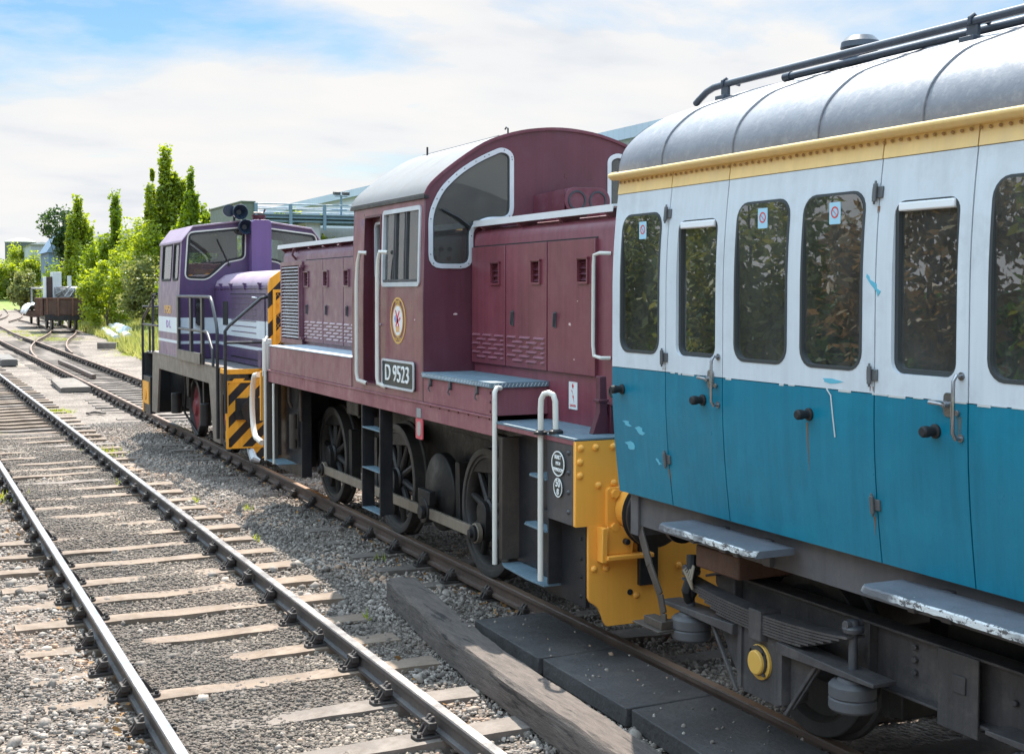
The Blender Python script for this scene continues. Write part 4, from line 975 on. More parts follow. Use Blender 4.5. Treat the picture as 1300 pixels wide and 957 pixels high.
# paint chips
random.seed(9); m = MB()
for (x, y, z, r) in ((LX, 10.55, 2.33, .012), (BX - .027, 8.52, 2.33, .02), (BX - .027, 8.45, 2.08, .01), (BX - .027, 8.4, 2.5, .008)):
    m.prism([(y + r * random.uniform(.6, 1.4) * math.cos(t), z + .5 * r * random.uniform(.6, 1.4) * math.sin(t)) for t in [i * math.pi / 4 for i in range(8)]], 'x', x - .0015, x + .002)
m.prism([(4.25 + .02 * math.cos(t), 2.38 + .008 * math.sin(t)) for t in [i * math.pi / 4 for i in range(8)]], 'y', Y0 - .0015, Y0 + .002)
m.build('paint_chip', flat('chip_pink', (.62, .45, .42), .7), loco, smooth=0)
# ================================================================== purple shunter
PX0 = 4.05
pl_ = root('purple_shunting_locomotive', 'purple four wheeled shunting locomotive with white bands and striped hazard front', 'locomotive', (XC, 21, 0))
purple = paint('purple_paint', (.082, .045, .112), .34, var=.14, dust=(.12, .075, .16), bmp=.05)
purple_side = paint('lit_side_purple_paint', (.15, .085, .165), .36, var=.2, dust=(.24, .16, .23), bmp=.05)  # cab sides paler than the cab front; the reflected light is in the colour
purple_roof = paint('sunlit_purple_paint', (.34, .25, .32), .5, var=.15, streak=False)  # paler purple for roof and bonnet top, standing in for sunlight on them
bandw = paint('white_band_paint', (.62, .66, .70), .4, var=.08)
framem = paint('frame_brown_grey', (.15, .12, .10), .45, var=.25, dust=(.20, .165, .13), bmp=.1)
railb = paint('handrail_black', (.022, .024, .028), .35, var=.3, dust=(.06, .06, .06))
Y0, Y1 = 21.48, 23.40
fw = [(4.05, 1.50), (4.05, 2.55), (4.10, 3.40), (4.27, 3.62), (5.05, 3.72), (5.45, 3.72), (6.23, 3.62), (6.40, 3.40), (6.45, 2.55), (6.45, 1.50)]
wl = roundpoly([(4.165, 2.80), (4.215, 3.50), (5.10, 3.60), (5.09, 3.13), (4.80, 3.07), (4.62, 2.90), (4.48, 2.79)], .07, 4)
wr = [(2 * XC - a, b) for a, b in wl[::-1]]
def bands(m, f, o): pass
BC = [((0, 0, z), (0, 0, 1)) for z in (1.735, 1.78, 1.90, 2.155)]
def band_mats(o, base_mi=0):
    """white bands as their own faces of the same sheet"""
    for p in o.data.polygons:
        z = p.center.z + BASE[o.name].z
        if p.material_index == 0 and (1.735 < z < 1.78 or 1.90 < z < 2.155): p.material_index = 1
for yy, t, nm in ((Y0, .03, 'cab_front_wall'), (Y1, -.03, 'cab_rear_wall')):
    m = MB(); m.prism(fw, 'y', yy, yy + t, holes=[wl, wr]); o = m.build(nm, [purple, bandw], pl_, cuts=BC); band_mats(o)
    for w in (wl, wr):
        s = -1 if t > 0 else 1
        m = MB(); ring(m, offset(w, .035), offset(w, .012), 'y', yy + s * .006, yy); f = m.build('window_frame', whitep, o)
        m = MB(); ring(m, offset(w, .012), offset(w, -.02), 'y', yy + s * .012, yy + t); m.build('window_seal', rubber, f)
        MB().prism(offset(w, -.01), 'y', yy + s * -.008, yy + s * -.013).build('window_pane', gls_cab, f)
m = MB(); m.beam((4.85, Y0 - .03, 3.01), (4.66, Y0 - .02, 3.42), .014, .014); m.cyl((4.85, Y0, 3.01), (4.85, Y0 - .04, 3.01), .02); m.build('windscreen_wiper', blackp, pl_)
for s in (-1, 1):
    X = (lambda z, d=0: PX0 + .05 * max(0, (z - 2.55) / .85) + d) if s < 0 else (lambda z, d=0: 2 * XC - PX0 - .05 * max(0, (z - 2.55) / .85) - d)
    def wp(c):
        sgn = 1 if c.x < XC else -1; c.x += sgn * .05 * max(0, (c.z - 2.55) / .85); return c
    x0 = PX0 if s < 0 else 2 * XC - PX0; xi = x0 - s * .03
    ws = [rr(22.30, 22.98, 2.76, 3.34, .05), rr(21.64, 22.10, 2.76, 3.34, .05)]
    ws = [rr(22.28, 23.10, 2.77, 3.35, .05), rr(21.66, 22.10, 2.77, 3.35, .06)]
    m = MB(); m.prism([(Y0 + .032, 1.5), (Y1 - .032, 1.5), (Y1 - .032, 3.40), (Y0 + .032, 3.40)], 'x', x0, xi, holes=ws)
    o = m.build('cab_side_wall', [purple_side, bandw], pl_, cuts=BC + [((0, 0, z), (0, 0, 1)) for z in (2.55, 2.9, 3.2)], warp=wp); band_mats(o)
    for w in ws:
        m = MB(); ring(m, offset(w, .022), offset(w, -.015), 'x', x0 + s * .008, xi); f = m.build('window_seal', rubber, o, warp=wp)
        MB().prism(offset(w, -.01), 'x', x0 - s * .012, x0 - s * .016).build('window_pane', gls_cab, f, warp=wp)
    if s < 0:
        text_mesh('cab_number', '1958', .19, (PX0 - .003, 22.55, 2.27), flat('number_orange', (.72, .40, .10), .5), o, ext=.002, bold=.003, sx=1.75)
        text_mesh('monogram', 'D L', .17, (PX0 - .003, 22.45, 2.03), flat('monogram_purple', (.30, .16, .40), .5), o, ext=.002, bold=.003, sx=1.6)
m = MB(); rf = [(4.085, 3.385), (4.10, 3.41), (4.27, 3.632), (5.05, 3.735), (5.45, 3.735), (6.23, 3.632), (6.40, 3.41), (6.415, 3.385)]
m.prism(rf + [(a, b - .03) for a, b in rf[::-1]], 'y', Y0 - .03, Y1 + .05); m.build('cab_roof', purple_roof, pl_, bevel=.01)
m = MB(); m.box(4.1, 6.4, Y0 + .05, Y1 - .05, 1.5, 1.53); m.box(4.3, 4.9, 21.8, 22.1, 1.53, 2.75); m.box(5.6, 6.1, 22.6, 23.1, 1.53, 2.6); m.box(4.6, 5.0, 22.6, 23.0, 1.53, 2.1); m.build('cab_fittings', cream_in, pl_, bevel=.01)
m = MB(); m.box(4.25, 5.2, 23.2, 23.3, 3.25, 3.55); m.box(4.3, 4.75, 23.0, 23.3, 2.4, 3.05); m.build('cab_locker', paint('locker_brown', (.22, .13, .07), .6), pl_, bevel=.01)
m = MB(); m.box(4.45, 5.0, 22.2, 22.35, 2.6, 2.95); m.build('driver_seat', flat('seat_orange', (.6, .25, .04), .7), pl_, bevel=.03)
# centre duct between the windows
m = MB(); m.prism([(5.17, 2.80), (5.17, 3.70), (5.22, 3.74), (5.46, 3.74), (5.50, 3.70), (5.50, 2.80)], 'y', Y0 - .22, Y0 + .002); m.build('exhaust_duct', paint('pale_purple_paint', (.13, .07, .19), .38, var=.1), pl_, bevel=.01)
m = MB(); m.cyl((5.33, Y0 - .05, 3.74), (5.33, Y0 - .05, 3.82), .1, .12); m.tube([(5.25, Y0, 3.74), (5.27, Y0, 3.86), (5.42, Y0, 3.86), (5.45, Y0, 3.92)], .015); m.build('exhaust_pipe', maroon_dark, pl_)
for (x, z, dx) in ((5.00, 3.86, 0), (5.09, 3.62, .06)):
    m = MB(); m.lathe((x, Y0 - .02, z), (0, -1, 0), [(-.1, 0), (-.1, .07), (.05, .085), (.10, .12), (.17, .125), (.18, .115), (.12, .09), (.05, .04), (.05, 0)], 28)
    if not dx: m.lathe((x - .16, Y0 + .02, z + .02), (0, -1, 0), [(-.08, 0), (-.08, .06), (.08, .10), (.1, .1), (.1, 0)], 24); m.cyl((x - .06, Y0, z - .15), (x - .06, Y0, z), .02)
    m.build('air_horn', paint('horn_blue_black', (.02, .03, .05), .3, var=.2, streak=False), pl_)
# hood
HX = 4.62; H0, H1 = 18.00, Y0 - .002
sec = [(HX, 1.50), (HX, 2.66), (HX + .03, 2.74), (HX + .16, 2.84), (HX + .38, 2.885), (XC, 2.90)]; sec = sec + [(2 * XC - x, z) for x, z in sec[::-1][1:]]
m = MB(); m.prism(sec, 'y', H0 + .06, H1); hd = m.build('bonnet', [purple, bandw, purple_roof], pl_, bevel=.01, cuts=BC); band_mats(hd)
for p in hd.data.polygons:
    if p.normal.z > .35: p.material_index = 2  # upward faces take the colour with sunlight painted in
m = MB(); ring(m, rr(18.22, 20.38, 1.58, 2.545, .01), rr(18.235, 20.365, 1.595, 2.53, .01), 'x', HX - .004, HX); m.build('door_gap', dark_in, hd, smooth=0)
m = MB(); m.prism([(18.235, 1.60), (20.365, 1.60), (20.365, 2.525), (18.235, 2.525)], 'x', HX - .014, HX); m.mirror(XC); d = m.build('bonnet_door', [purple, bandw], hd, cuts=BC, bevel=.003); band_mats(d)
m = MB()
for k in range(9): m.box(HX - .020, HX - .012, 18.7, 20.25, 1.80 + .085 * k, 1.812 + .085 * k)
m.build('door_slats', purple, d, bevel=.002)
m = MB()
for y in (18.5, 19.4, 20.3, 21.0): m.box(HX - .03, HX + .01, y - .025, y + .025, 2.60, 2.70); m.cyl((HX - .03, y - .03, 2.69), (HX - .03, y + .03, 2.69), .014)
m.box(HX - .012, HX, H0 + .06, H1, 2.615, 2.632); m.build('bonnet_hinge', purple, hd, bevel=.003)
MB().box(HX - .006, HX, 20.55, 20.90, 2.05, 2.42).build('vent_panel', dark_in, hd)
m = MB(); m.tube([(HX - .02, 18.6, 2.48), (HX - .05, 18.62, 2.485), (HX - .05, 18.78, 2.49), (HX - .02, 18.8, 2.49)], .012); m.build('door_handle', silver, d)
def stripes(name, outline, y, parent, thick=.02, pitch=.24, w=.12, slope=1, x0=3.9, x1=6.7, z0=0, z1=3.2, bm=None):
    """yellow plate with black diagonal bands cut to the plate's outline"""
    m = MB(); m.prism(outline, 'y', y, y + thick); pl = m.build(name, [hazy, blackp], parent, bevel=0, smooth=0,
        cuts=[((x0 + k * pitch / 2, y, z0), Vector((1, 0, -slope)).normalized()) for k in range(int(-(z1 - z0) / pitch * 2), int((x1 - x0) / pitch * 2) + 2 + int((z1 - z0) / pitch * 2))])
    b = BASE[pl.name]
    for p in pl.data.polygons:
        c = p.center + b; u = (c.x - x0) - slope * (c.z - z0)
        if int(math.floor(u / (pitch / 2))) % 2 == 0: p.material_index = 1
    return pl
fr = [(HX - .01, 1.52), (HX - .01, 2.66), (HX + .02, 2.76), (HX + .16, 2.86), (HX + .38, 2.905), (XC, 2.92)]; fr = fr + [(2 * XC - x, z) for x, z in fr[::-1][1:]]
hole = [(HX + .05, 1.60), (HX + .05, 2.60), (2 * XC - HX - .05, 2.60), (2 * XC - HX - .05, 1.60)]
m = MB(); m.prism(fr, 'y', H0, H0 + .06, holes=[hole])
gp = stripes('grille_surround', fr, H0 + .02, pl_, .04, .42, x0=4.4, x1=6.2, z0=1.5, z1=3)
gy = flat('x', (0, 0, 0)); 
m = MB(); ring(m, hole[::-1], offset(hole, -.04), 'y', H0 - .005, H0 + .02); m.build('grille_frame', hazy, gp, bevel=.003)
m = MB()
for i in range(-14, 22):
    for sgn in (1, -1):
        a = HX + .09 + i * .11
        p = []
        for zz in (1.62, 2.58):
            x = a + sgn * (zz - 1.62) * .75 if sgn > 0 else a + (2.58 - zz) * .75 - .0
            p.append((x, zz))
        (xa, za), (xb, zb) = p
        lo, hi = HX + .07, 2 * XC - HX - .07
        if xa > xb: (xa, za), (xb, zb) = (xb, zb), (xa, za)
        if xb < lo or xa > hi: continue
        if xa < lo: za += (zb - za) * (lo - xa) / (xb - xa); xa = lo
        if xb > hi: zb = za + (zb - za) * (hi - xa) / (xb - xa); xb = hi
        m.beam((xa, H0 + .008, za), (xb, H0 + .008, zb), .004, .005, up=(0, 1, 0))
m.build('grille_mesh', hazy, gp, smooth=0)
# underframe
m = MB(); m.prism([(18.55, 1.50), (18.55, .43), (19.02, .43), (19.30, 1.24), (23.40, 1.24), (23.62, .45), (24.15, .43), (24.02, 1.50)], 'x', PX0, PX0 + .04); m.box(PX0 - .01, PX0 + .1, 18.55, 24.02, 1.49, 1.52); m.mirror(XC)
m.build('side_frame', framem, pl_, bevel=.006)
m = MB(); m.box(PX0 + .04, 2 * XC - PX0 - .04, 18.24, 24.9, 1.46, 1.49); m.build('footplate', paint('footplate_grey', (.13, .12, .12), .6, var=.2, dust=(.2, .18, .17)), pl_)
m = MB(); m.box(PX0, 2 * XC - PX0, 18.20, 18.23, 1.43, 1.50); m.prism([(18.24, 1.43), (18.55, 1.43), (18.55, 1.50), (18.24, 1.50)], 'x', PX0, PX0 + .02); m.build('footplate_edge', hazy, pl_, bevel=.003)
m = MB(); m.box(4.66, 4.70, 18.4, 24.8, .75, 1.46); m.mirror(XC); m.box(4.5, 2 * XC - 4.5, 18.7, 18.8, .6, 1.4); m.box(4.5, 2 * XC - 4.5, 23.0, 24.8, .55, 1.4); m.build('main_frame', greasy, pl_)
bp = stripes('buffer_beam', [(4.05, .40), (4.05, 1.33), (4.12, 1.37), (2 * XC - 4.12, 1.37), (2 * XC - 4.05, 1.33), (2 * XC - 4.05, .40), (2 * XC - 4.3, .42), (2 * XC - 4.4, .25), (4.5, .25), (4.42, .36), (4.32, .41)], 18.20, pl_, .03, .30, slope=1, x0=4.05, x1=6.6, z0=.2, z1=1.4)
m = MB(); ring(m, [(4.05, .40), (4.05, 1.34), (6.45, 1.34), (6.45, .40)], [(4.085, .42), (4.085, 1.31), (6.415, 1.31), (6.415, .42)], 'y', 18.192, 18.2); m.build('beam_edge', hazy, bp, smooth=0)
for s in (-1, 1):
    bx = XC + s * .9
    m = MB(); m.prism(rr(bx - .17, bx + .17, .80, 1.10, .02), 'y', 18.16, 18.2); m.lathe((bx, 18.16, .95), (0, -1, 0), [(0, .11), (.22, .1), (.22, .07), (.38, .07), (.38, .17), (.41, .18), (.42, 0)], 24); m.build('buffer', greasy, bp, bevel=.004)
    m = MB(); m.lathe((XC + s * .9, 24.95, .95), (0, 1, 0), [(0, .11), (.22, .1), (.22, .07), (.38, .07), (.38, .17), (.41, .18), (.42, 0)], 24); m.build('buffer', greasy, pl_)
m = MB(); m.prism([(4.05, .35), (4.05, 1.46), (6.45, 1.46), (6.45, .35)], 'y', 24.90, 24.94); m.build('rear_buffer_beam', paint('rear_beam_black', (.03, .03, .032), .5), pl_); 
m = MB(); m.box(4.03, 4.12, 24.2, 24.96, .38, 1.05); m.build('rear_corner_step', blackp, pl_, bevel=.004)
m = MB(); m.box(4.02, 4.03, 24.86, 24.97, .38, .95); m.cyl((4.03, 24.6, .72), (4.0, 24.6, .72), .1); m.box(4.015, 4.03, 24.3, 24.95, .55, .95); m.build('yellow_corner_plate', hazy, pl_)
# lamp box, guard iron, steps
m = MB(); m.box(4.50, 4.72, 18.02, 18.2, 1.52, 1.76); lb = m.build('lamp_box', purple, pl_, bevel=.01)
for z, c, n in ((1.70, (.6, .6, .55), 'lamp_white'), (1.59, (.6, .02, .03), 'lamp_red')): m = MB(); m.lathe((4.61, 18.018, z), (0, -1, 0), [(0, .055), (.015, .05), (.02, 0)], 20); m.build('lamp_lens', flat(n, c, .15), lb)
m = MB(); m.tube([(4.42, 18.4, .5), (4.4, 18.25, .38), (4.42, 18.15, .25), (4.5, 18.12, .22)], [.04, .05, .06, .03]); m.build('guard_iron', silver, pl_)
# wheels: red centre
for yc in (22.34, 19.95):
    for s in (-1, 1):
        xx = XC + s * .72
        m = MB(); m.lathe((xx, yc, .64), (s, 0, 0), [(-.06, .36), (-.06, .51), (-.035, .505), (-.03, .48), (.075, .48), (.08, .47), (.08, .42), (.05, .41), (.0, .40)], 56); w = m.build('wheel_tyre', wheelm, pl_)
        m = MB(); m.lathe((xx, yc, .64), (s, 0, 0), [(.02, .41), (.03, .3), (.05, .16), (.09, .12), (.09, 0)], 40); m.build('wheel_disc', paint('wheel_red', (.22, .02, .03), .5, var=.3, dust=(.14, .05, .05)), w)
    m = MB(); m.cyl((4.55, yc, .64), (2 * XC - 4.55, yc, .64), .09); m.build('axle', greasy, pl_)
    m = MB(); m.prism(roundpoly([(yc - .62, .5), (yc - .50, .45), (yc - .48, 1.2), (yc - .60, 1.2)], .03), 'x', 4.48, 4.56)
    m.prism([(yc + .02, 1.2), (yc + .28, 1.2), (yc + .20, .8), (yc + .08, .8)], 'x', 4.36, 4.40); m.tube([(4.4, yc + .5, 1.2), (4.42, yc + .62, .85), (4.4, yc + .6, .5), (4.45, yc - .3, .2)], .02); m.cyl((4.25, yc + .55, .5), (4.25, yc + .55, .85), .09); m.mirror(XC)
    m.islands('brake_gear', greasy, pl_, bevel=.01)
# cab-side handrails and rails by the bonnet
m = MB(); X = PX0 - .02
for y, z0, z1 in ((21.46, 1.62, 2.50), (20.45, 1.53, 2.50), (19.62, 1.50, 2.49)): m.box(X - .02, X + .02, y - .06, y + .06, z0, z1)
m.box(X - .02, X, 19.6, 21.48, 1.50, 1.66); m.build('rail_post', blackp, pl_, bevel=.003)
m = MB(); m.box(X - .03, X - .02, 19.7, 21.5, 1.50, 1.655); m.build('kick_plate', framem, pl_)
m = MB(); m.tube([(X, 21.50, 2.50), (X, 19.2, 2.495), (X, 19.05, 2.49), (X, 18.95, 2.42), (X, 18.68, 2.13), (X, 18.62, 2.0), (X, 18.62, 1.30), (X, 18.62, .5)], .024, 10)
m.tube([(X, 21.50, 1.99), (X, 19.5, 1.99), (X, 19.3, 1.985), (X, 19.2, 1.93), (X, 18.95, 1.75), (X, 18.9, 1.5)], .022, 10); m.build('cab_handrail', railb, pl_)
m = MB(); m.tube([(X, 18.12, 1.36), (X, 18.1, 2.0), (X, 18.06, 2.06), (X, 17.96, 2.13), (X + .05, 17.9, 2.2), (X + .35, 17.85, 2.47), (X + .45, 17.85, 2.5), (X + 1.9, 17.85, 2.5), (X + 2.0, 17.85, 2.45), (X + 2.38, 17.95, 2.0), (X + 2.4, 18.1, 1.4)] if False else
     [(X, 18.10, .55), (X, 18.10, 1.39), (X, 18.08, 2.05), (X, 17.95, 2.16), (X, 17.3, 2.30), (X, 16.9, 2.38)] if False else
     [(X, 18.12, .9), (X, 18.12, 1.39), (X, 18.12, 2.03), (X + .05, 18.12, 2.10), (X + .50, 18.12, 2.48), (X + .58, 18.12, 2.50), (X + 1.9, 18.12, 2.50), (X + 2.0, 18.12, 2.45), (X + 2.43, 18.12, 2.05), (X + 2.43, 18.12, 1.3)], .024, 10)
m.tube([(X, 18.12, 1.87), (X + 2.43, 18.12, 1.87)], .020, 10); m.build('front_handrail', railb, pl_)
m = MB()
m.tube([(4.03, 24.95, .6), (4.03, 24.95, 2.04), (4.04, 24.85, 2.12), (4.06, 23.9, 2.34 + .12), (4.06, 23.75, 2.48)], .024, 10); m.tube([(4.05, 23.95, 1.5), (4.05, 23.95, 2.52), (4.06, 23.6, 2.53)], .024, 10); m.tube([(4.03, 24.95, 1.98), (4.05, 23.45, 1.98)], .02); m.tube([(4.05, 24.3, 1.5), (4.05, 24.3, 1.95)], .02)
m.tube([(6.45, 24.95, .6), (6.45, 24.95, 2.3), (4.03, 24.95, 2.3)], .022); m.build('rear_handrail', railb, pl_)
m = MB(); m.lathe((4.35, Y0 - .03, 2.33), (0, -1, 0), [(0, .06), (.04, .06), (.05, .0)], 20); m.lathe((4.35, Y0 - .03, 2.46), (0, -1, 0), [(0, .035), (.06, .03), (.06, .0)], 12); m.box(4.30, 4.40, Y0 - .05, Y0, 2.06, 2.5); m.cyl((4.36, Y0 - .06, 2.07), (4.36, Y0, 2.07), .045)
m.build('electric_socket', blackp, pl_, bevel=.004)
# ================================================================== ground, tracks
def gravelmat(name, a, b_, c, grass=False, scale=26., stain=True):
    m, nt, b = _nt(name)
    t = nt.nodes.new('ShaderNodeTexCoord'); vec = t.outputs['Object']
    v1 = nt.nodes.new('ShaderNodeTexVoronoi'); v1.inputs['Scale'].default_value = scale; nt.links.new(vec, v1.inputs['Vector'])
    v2 = nt.nodes.new('ShaderNodeTexVoronoi'); v2.inputs['Scale'].default_value = scale * 2.3; nt.links.new(vec, v2.inputs['Vector'])
    sep = nt.nodes.new('ShaderNodeSeparateColor'); nt.links.new(v1.outputs['Color'], sep.inputs[0])
    cc = ramp(nt, sep.outputs[0], [(.0, sc(a, .55)), (.35, a), (.7, b_), (1, c)])
    sep2 = nt.nodes.new('ShaderNodeSeparateColor'); nt.links.new(v2.outputs['Color'], sep2.inputs[0])
    cc = mixc(nt, .45, cc, ramp(nt, sep2.outputs[1], [(0, sc(a, .5)), (.5, b_), (1, c)]))
    if stain:
        big = noise(nt, vec, .55, 8, .7)
        cc = mixc(nt, ramp(nt, big, [(.42, (0, 0, 0)), (.62, (.75, .75, .75))]), cc, sc(a, .55))
        big2 = noise(nt, vec, .23, 6, .6, 0)
        cc = mixc(nt, ramp(nt, big2, [(.5, (0, 0, 0)), (.75, (.5, .5, .5))]), cc, c)
    nt.links.new(cc, b.inputs['Base Color']); b.inputs['Roughness'].default_value = .85
    h = node(nt, 'ShaderNodeMath', op='ADD'); nt.links.new(v1.outputs['Distance'], h.inputs[0]); nt.links.new(noise(nt, vec, 9, 8, .7), h.inputs[1])
    bp = nt.nodes.new('ShaderNodeBump'); bp.inputs['Strength'].default_value = .9; bp.inputs['Distance'].default_value = .035; bp.invert = True
    nt.links.new(h.outputs[0], bp.inputs['Height']); nt.links.new(bp.outputs[0], b.inputs['Normal'])
    return m
bal = gravelmat('ballast_gravel', (.135, .10, .078), (.25, .198, .16), (.40, .33, .275))
ash = gravelmat('cinder_ash', (.05, .037, .03), (.10, .075, .06), (.19, .148, .118), scale=34.)
grassm, _g, _b = _nt('meadow_ground'); _c = ramp(_g, noise(_g, coords(_g), .35, 8, .7), [(.3, (.085, .12, .02)), (.5, (.13, .17, .03)), (.7, (.20, .20, .06))]); _g.links.new(_c, _b.inputs['Base Color']); _b.inputs['Roughness'].default_value = .9
m = MB(); m.add([(-900, -300, -.10), (900, -300, -.10), (900, 1500, -.10), (-900, 1500, -.10)], [(0, 1, 2, 3)]); g = m.build('ground', grassm, smooth=0, recalc=False); tagit(g, kind='structure')
# ballast bed: gently uneven sheet
def h_ball(x, y):
    return .012 * math.sin(x * 2.1 + y * .7) + .010 * math.sin(y * 1.9 - x) + .008 * math.sin(x * 5 + 1.3 * y)
def verge_x(y):      # right-hand edge of the gravel
    pts = [(-60, 11), (30, 9.2), (45, 8.4), (54, 8.7), (64, 9.2), (75, 10.6), (88, 11.0), (97, 11.4), (130, 14.5), (230, 26), (320, 36)]
    for (a, p), (b, q) in zip(pts[:-1], pts[1:]):
        if a <= y <= b: return p + (q - p) * (y - a) / (b - a)
    return pts[-1][1]
ys = [-30, -20, -12, -6, -2] + [i * .35 for i in range(0, 90)] + [32 + i * 2 for i in range(30)] + [95 + 8 * i for i in range(15)]
m = MB(); rows = []
for y in ys:
    xe = verge_x(y) + .25 * math.sin(y * 1.7) + .2 * math.sin(y * .61); xs = [-14 + i * (14.8 / 30) for i in range(31)] + [.8 + (6.6 - .8) * i / 22 for i in range(1, 23)] + [6.6 + (xe - 6.6) * i / 6 for i in range(1, 7)]
    rows.append([(x, y, (-.035 + h_ball(x, y) - (.03 if 1.2 < x < 2.85 or 4.6 < x < 5.9 else 0)) if x < xe - .3 else -.09) for x in xs])
m.strip(rows); g = m.build('ballast_bed', bal, smooth=60, recalc=False); tagit(g, kind='structure')
h_cin = lambda x, y: .9 * h_ball(x, y) - .015 + .012 * math.sin(x * 3.1 + y * 2.3) + .008 * math.sin(y * 5.1 - x * 4)
m = MB(); rows = []     # dark cinders trodden between the rails of the near line
for i in range(140):
    y = -2 + i * .2; rows.append([(1.30 + .02 * math.sin(y * 2.1), y, .006 + .9 * h_ball(1.3, y)), (1.7, y, -.005 + .9 * h_ball(1.7, y)), (2.05, y, .0 + .9 * h_ball(2.05, y)), (2.4, y, -.005 + .9 * h_ball(2.4, y)), (2.7, y, .006 + .9 * h_ball(2.7, y))])
m.strip([[(x, y, h_cin(x, y)) for x in [1.27 + .073 * k for k in range(21)]] for y in [-2 + i * .14 for i in range(200)]]); g = m.build('cinder_path', ash, smooth=60, recalc=False); tagit(g, kind='structure')
# loose stones over the near part
def stones(name, n, xr_, yr, smin, smax, mats, dens=None, zoff=0., hf=None):
    ico = [(0, 0, 1), (.89, 0, .45), (.28, .85, .45), (-.72, .53, .45), (-.72, -.53, .45), (.28, -.85, .45), (.72, .53, -.45), (-.28, .85, -.45), (-.89, 0, -.45), (-.28, -.85, -.45), (.72, -.53, -.45), (0, 0, -1)]
    F = np.array([(0, 1, 2), (0, 2, 3), (0, 3, 4), (0, 4, 5), (0, 5, 1), (1, 6, 2), (2, 7, 3), (3, 8, 4), (4, 9, 5), (5, 10, 1), (6, 7, 2), (7, 8, 3), (8, 9, 4), (9, 10, 5), (10, 6, 1)])
    I = np.array(ico[:11])
    X = RNG.uniform(*xr_, n); yy = RNG.uniform(0, 1, n); Y = yr[0] + (yr[1] - yr[0]) * yy ** 1.35
    keep = np.ones(n, bool)
    if dens: keep = np.array([dens(a, b) for a, b in zip(X, Y)])
    X, Y = X[keep], Y[keep]; n = len(X)
    S = RNG.uniform(smin, smax, n) * RNG.choice([.6, .8, 1, 1.3], n)
    V = I[None] * (1 + RNG.uniform(-.32, .32, (n, 11, 1))) * S[:, None, None] * RNG.uniform(.6, 1.2, (n, 1, 3))
    a = RNG.uniform(0, 6.28, n); c, s = np.cos(a), np.sin(a)
    V = np.stack([V[..., 0] * c[:, None] - V[..., 1] * s[:, None], V[..., 0] * s[:, None] + V[..., 1] * c[:, None], V[..., 2] * .8], -1)
    Z = np.array([hf(x, y) if hf else h_ball(x, y) - .030 for x, y in zip(X, Y)]) + zoff
    V += np.stack([X, Y, Z + S * .2], -1)[:, None]
    me = bpy.data.meshes.new(name); nf = len(F)
    Fa = (F[None] + (np.arange(n) * 11)[:, None, None]).reshape(-1, 3)
    me.vertices.add(n * 11); me.vertices.foreach_set('co', V.reshape(-1)); me.loops.add(Fa.size); me.loops.foreach_set('vertex_index', Fa.reshape(-1).astype(np.int32))
    me.polygons.add(len(Fa)); me.polygons.foreach_set('loop_start', np.arange(0, Fa.size, 3, dtype=np.int32))
    at = me.attributes.new('tone', 'FLOAT', 'POINT'); at.data.foreach_set('value', np.repeat(np.clip(RNG.uniform(0, 1, n) * .85 + .32 * (np.sin(X * 1.7 + Y * .9) * np.sin(Y * .63 - X * 2.3) + .5 * np.sin(X * 5.1 + Y * 2.2)) + .02, 0, 1), 11).astype(np.float32))
    me.update(calc_edges=True); me.materials.append(mats)
    o = bpy.data.objects.new(name, me); col.objects.link(o); tagit(o, kind='stuff'); return o
def stonemat(name, stops):
    m, nt, b = _nt(name); at = nt.nodes.new('ShaderNodeAttribute'); at.attribute_name = 'tone'
    c = ramp(nt, at.outputs['Fac'], stops); c = mixc(nt, ramp(nt, noise(nt, coords(nt), .8, 6, .7), [(.50, (0, 0, 0)), (.64, (.8, .8, .8))]), c, (.075, .045, .03)); c = mixc(nt, .35, c, ramp(nt, noise(nt, coords(nt), 60, 4, .7), [(.3, (.05, .038, .03)), (.7, (.46, .375, .30))]))
    nt.links.new(c, b.inputs['Base Color']); b.inputs['Roughness'].default_value = .8; return m
st1 = stonemat('stone_mix', [(0, (.035, .030, .029)), (.3, (.13, .108, .095)), (.6, (.29, .245, .21)), (.88, (.48, .415, .36)), (1, (.50, .30, .19))])
st2 = stonemat('cinder_mix', [(0, (.018, .014, .012)), (.55, (.055, .040, .031)), (.85, (.14, .105, .078)), (1, (.38, .30, .23))])
near = lambda x, y: (1.36 < x < 2.70)
o = stones('ballast_stones', 105000, (-.6, 5.9), (6.3, 27), .008, .019, st1, lambda x, y: not near(x, y) and not (4.46 < x < 4.55) and not (1.23 < x < 1.33) and not (2.73 < x < 2.82) and (RNG.uniform() < .55 or not (x < 3.2 and ((y - 5.6) % .735) < .2)), zoff=.008)
o['label'] = 'small grey and brown ballast stones lying around the tracks'; o['category'] = 'ballast'
o = stones('cinder_stones', 60000, (1.30, 2.74), (6.3, 25), .007, .018, st2, zoff=.001, hf=lambda x, y: h_cin(x, y))
o['label'] = 'dark cinders and grit between the rails of the empty track'; o['category'] = 'cinders'
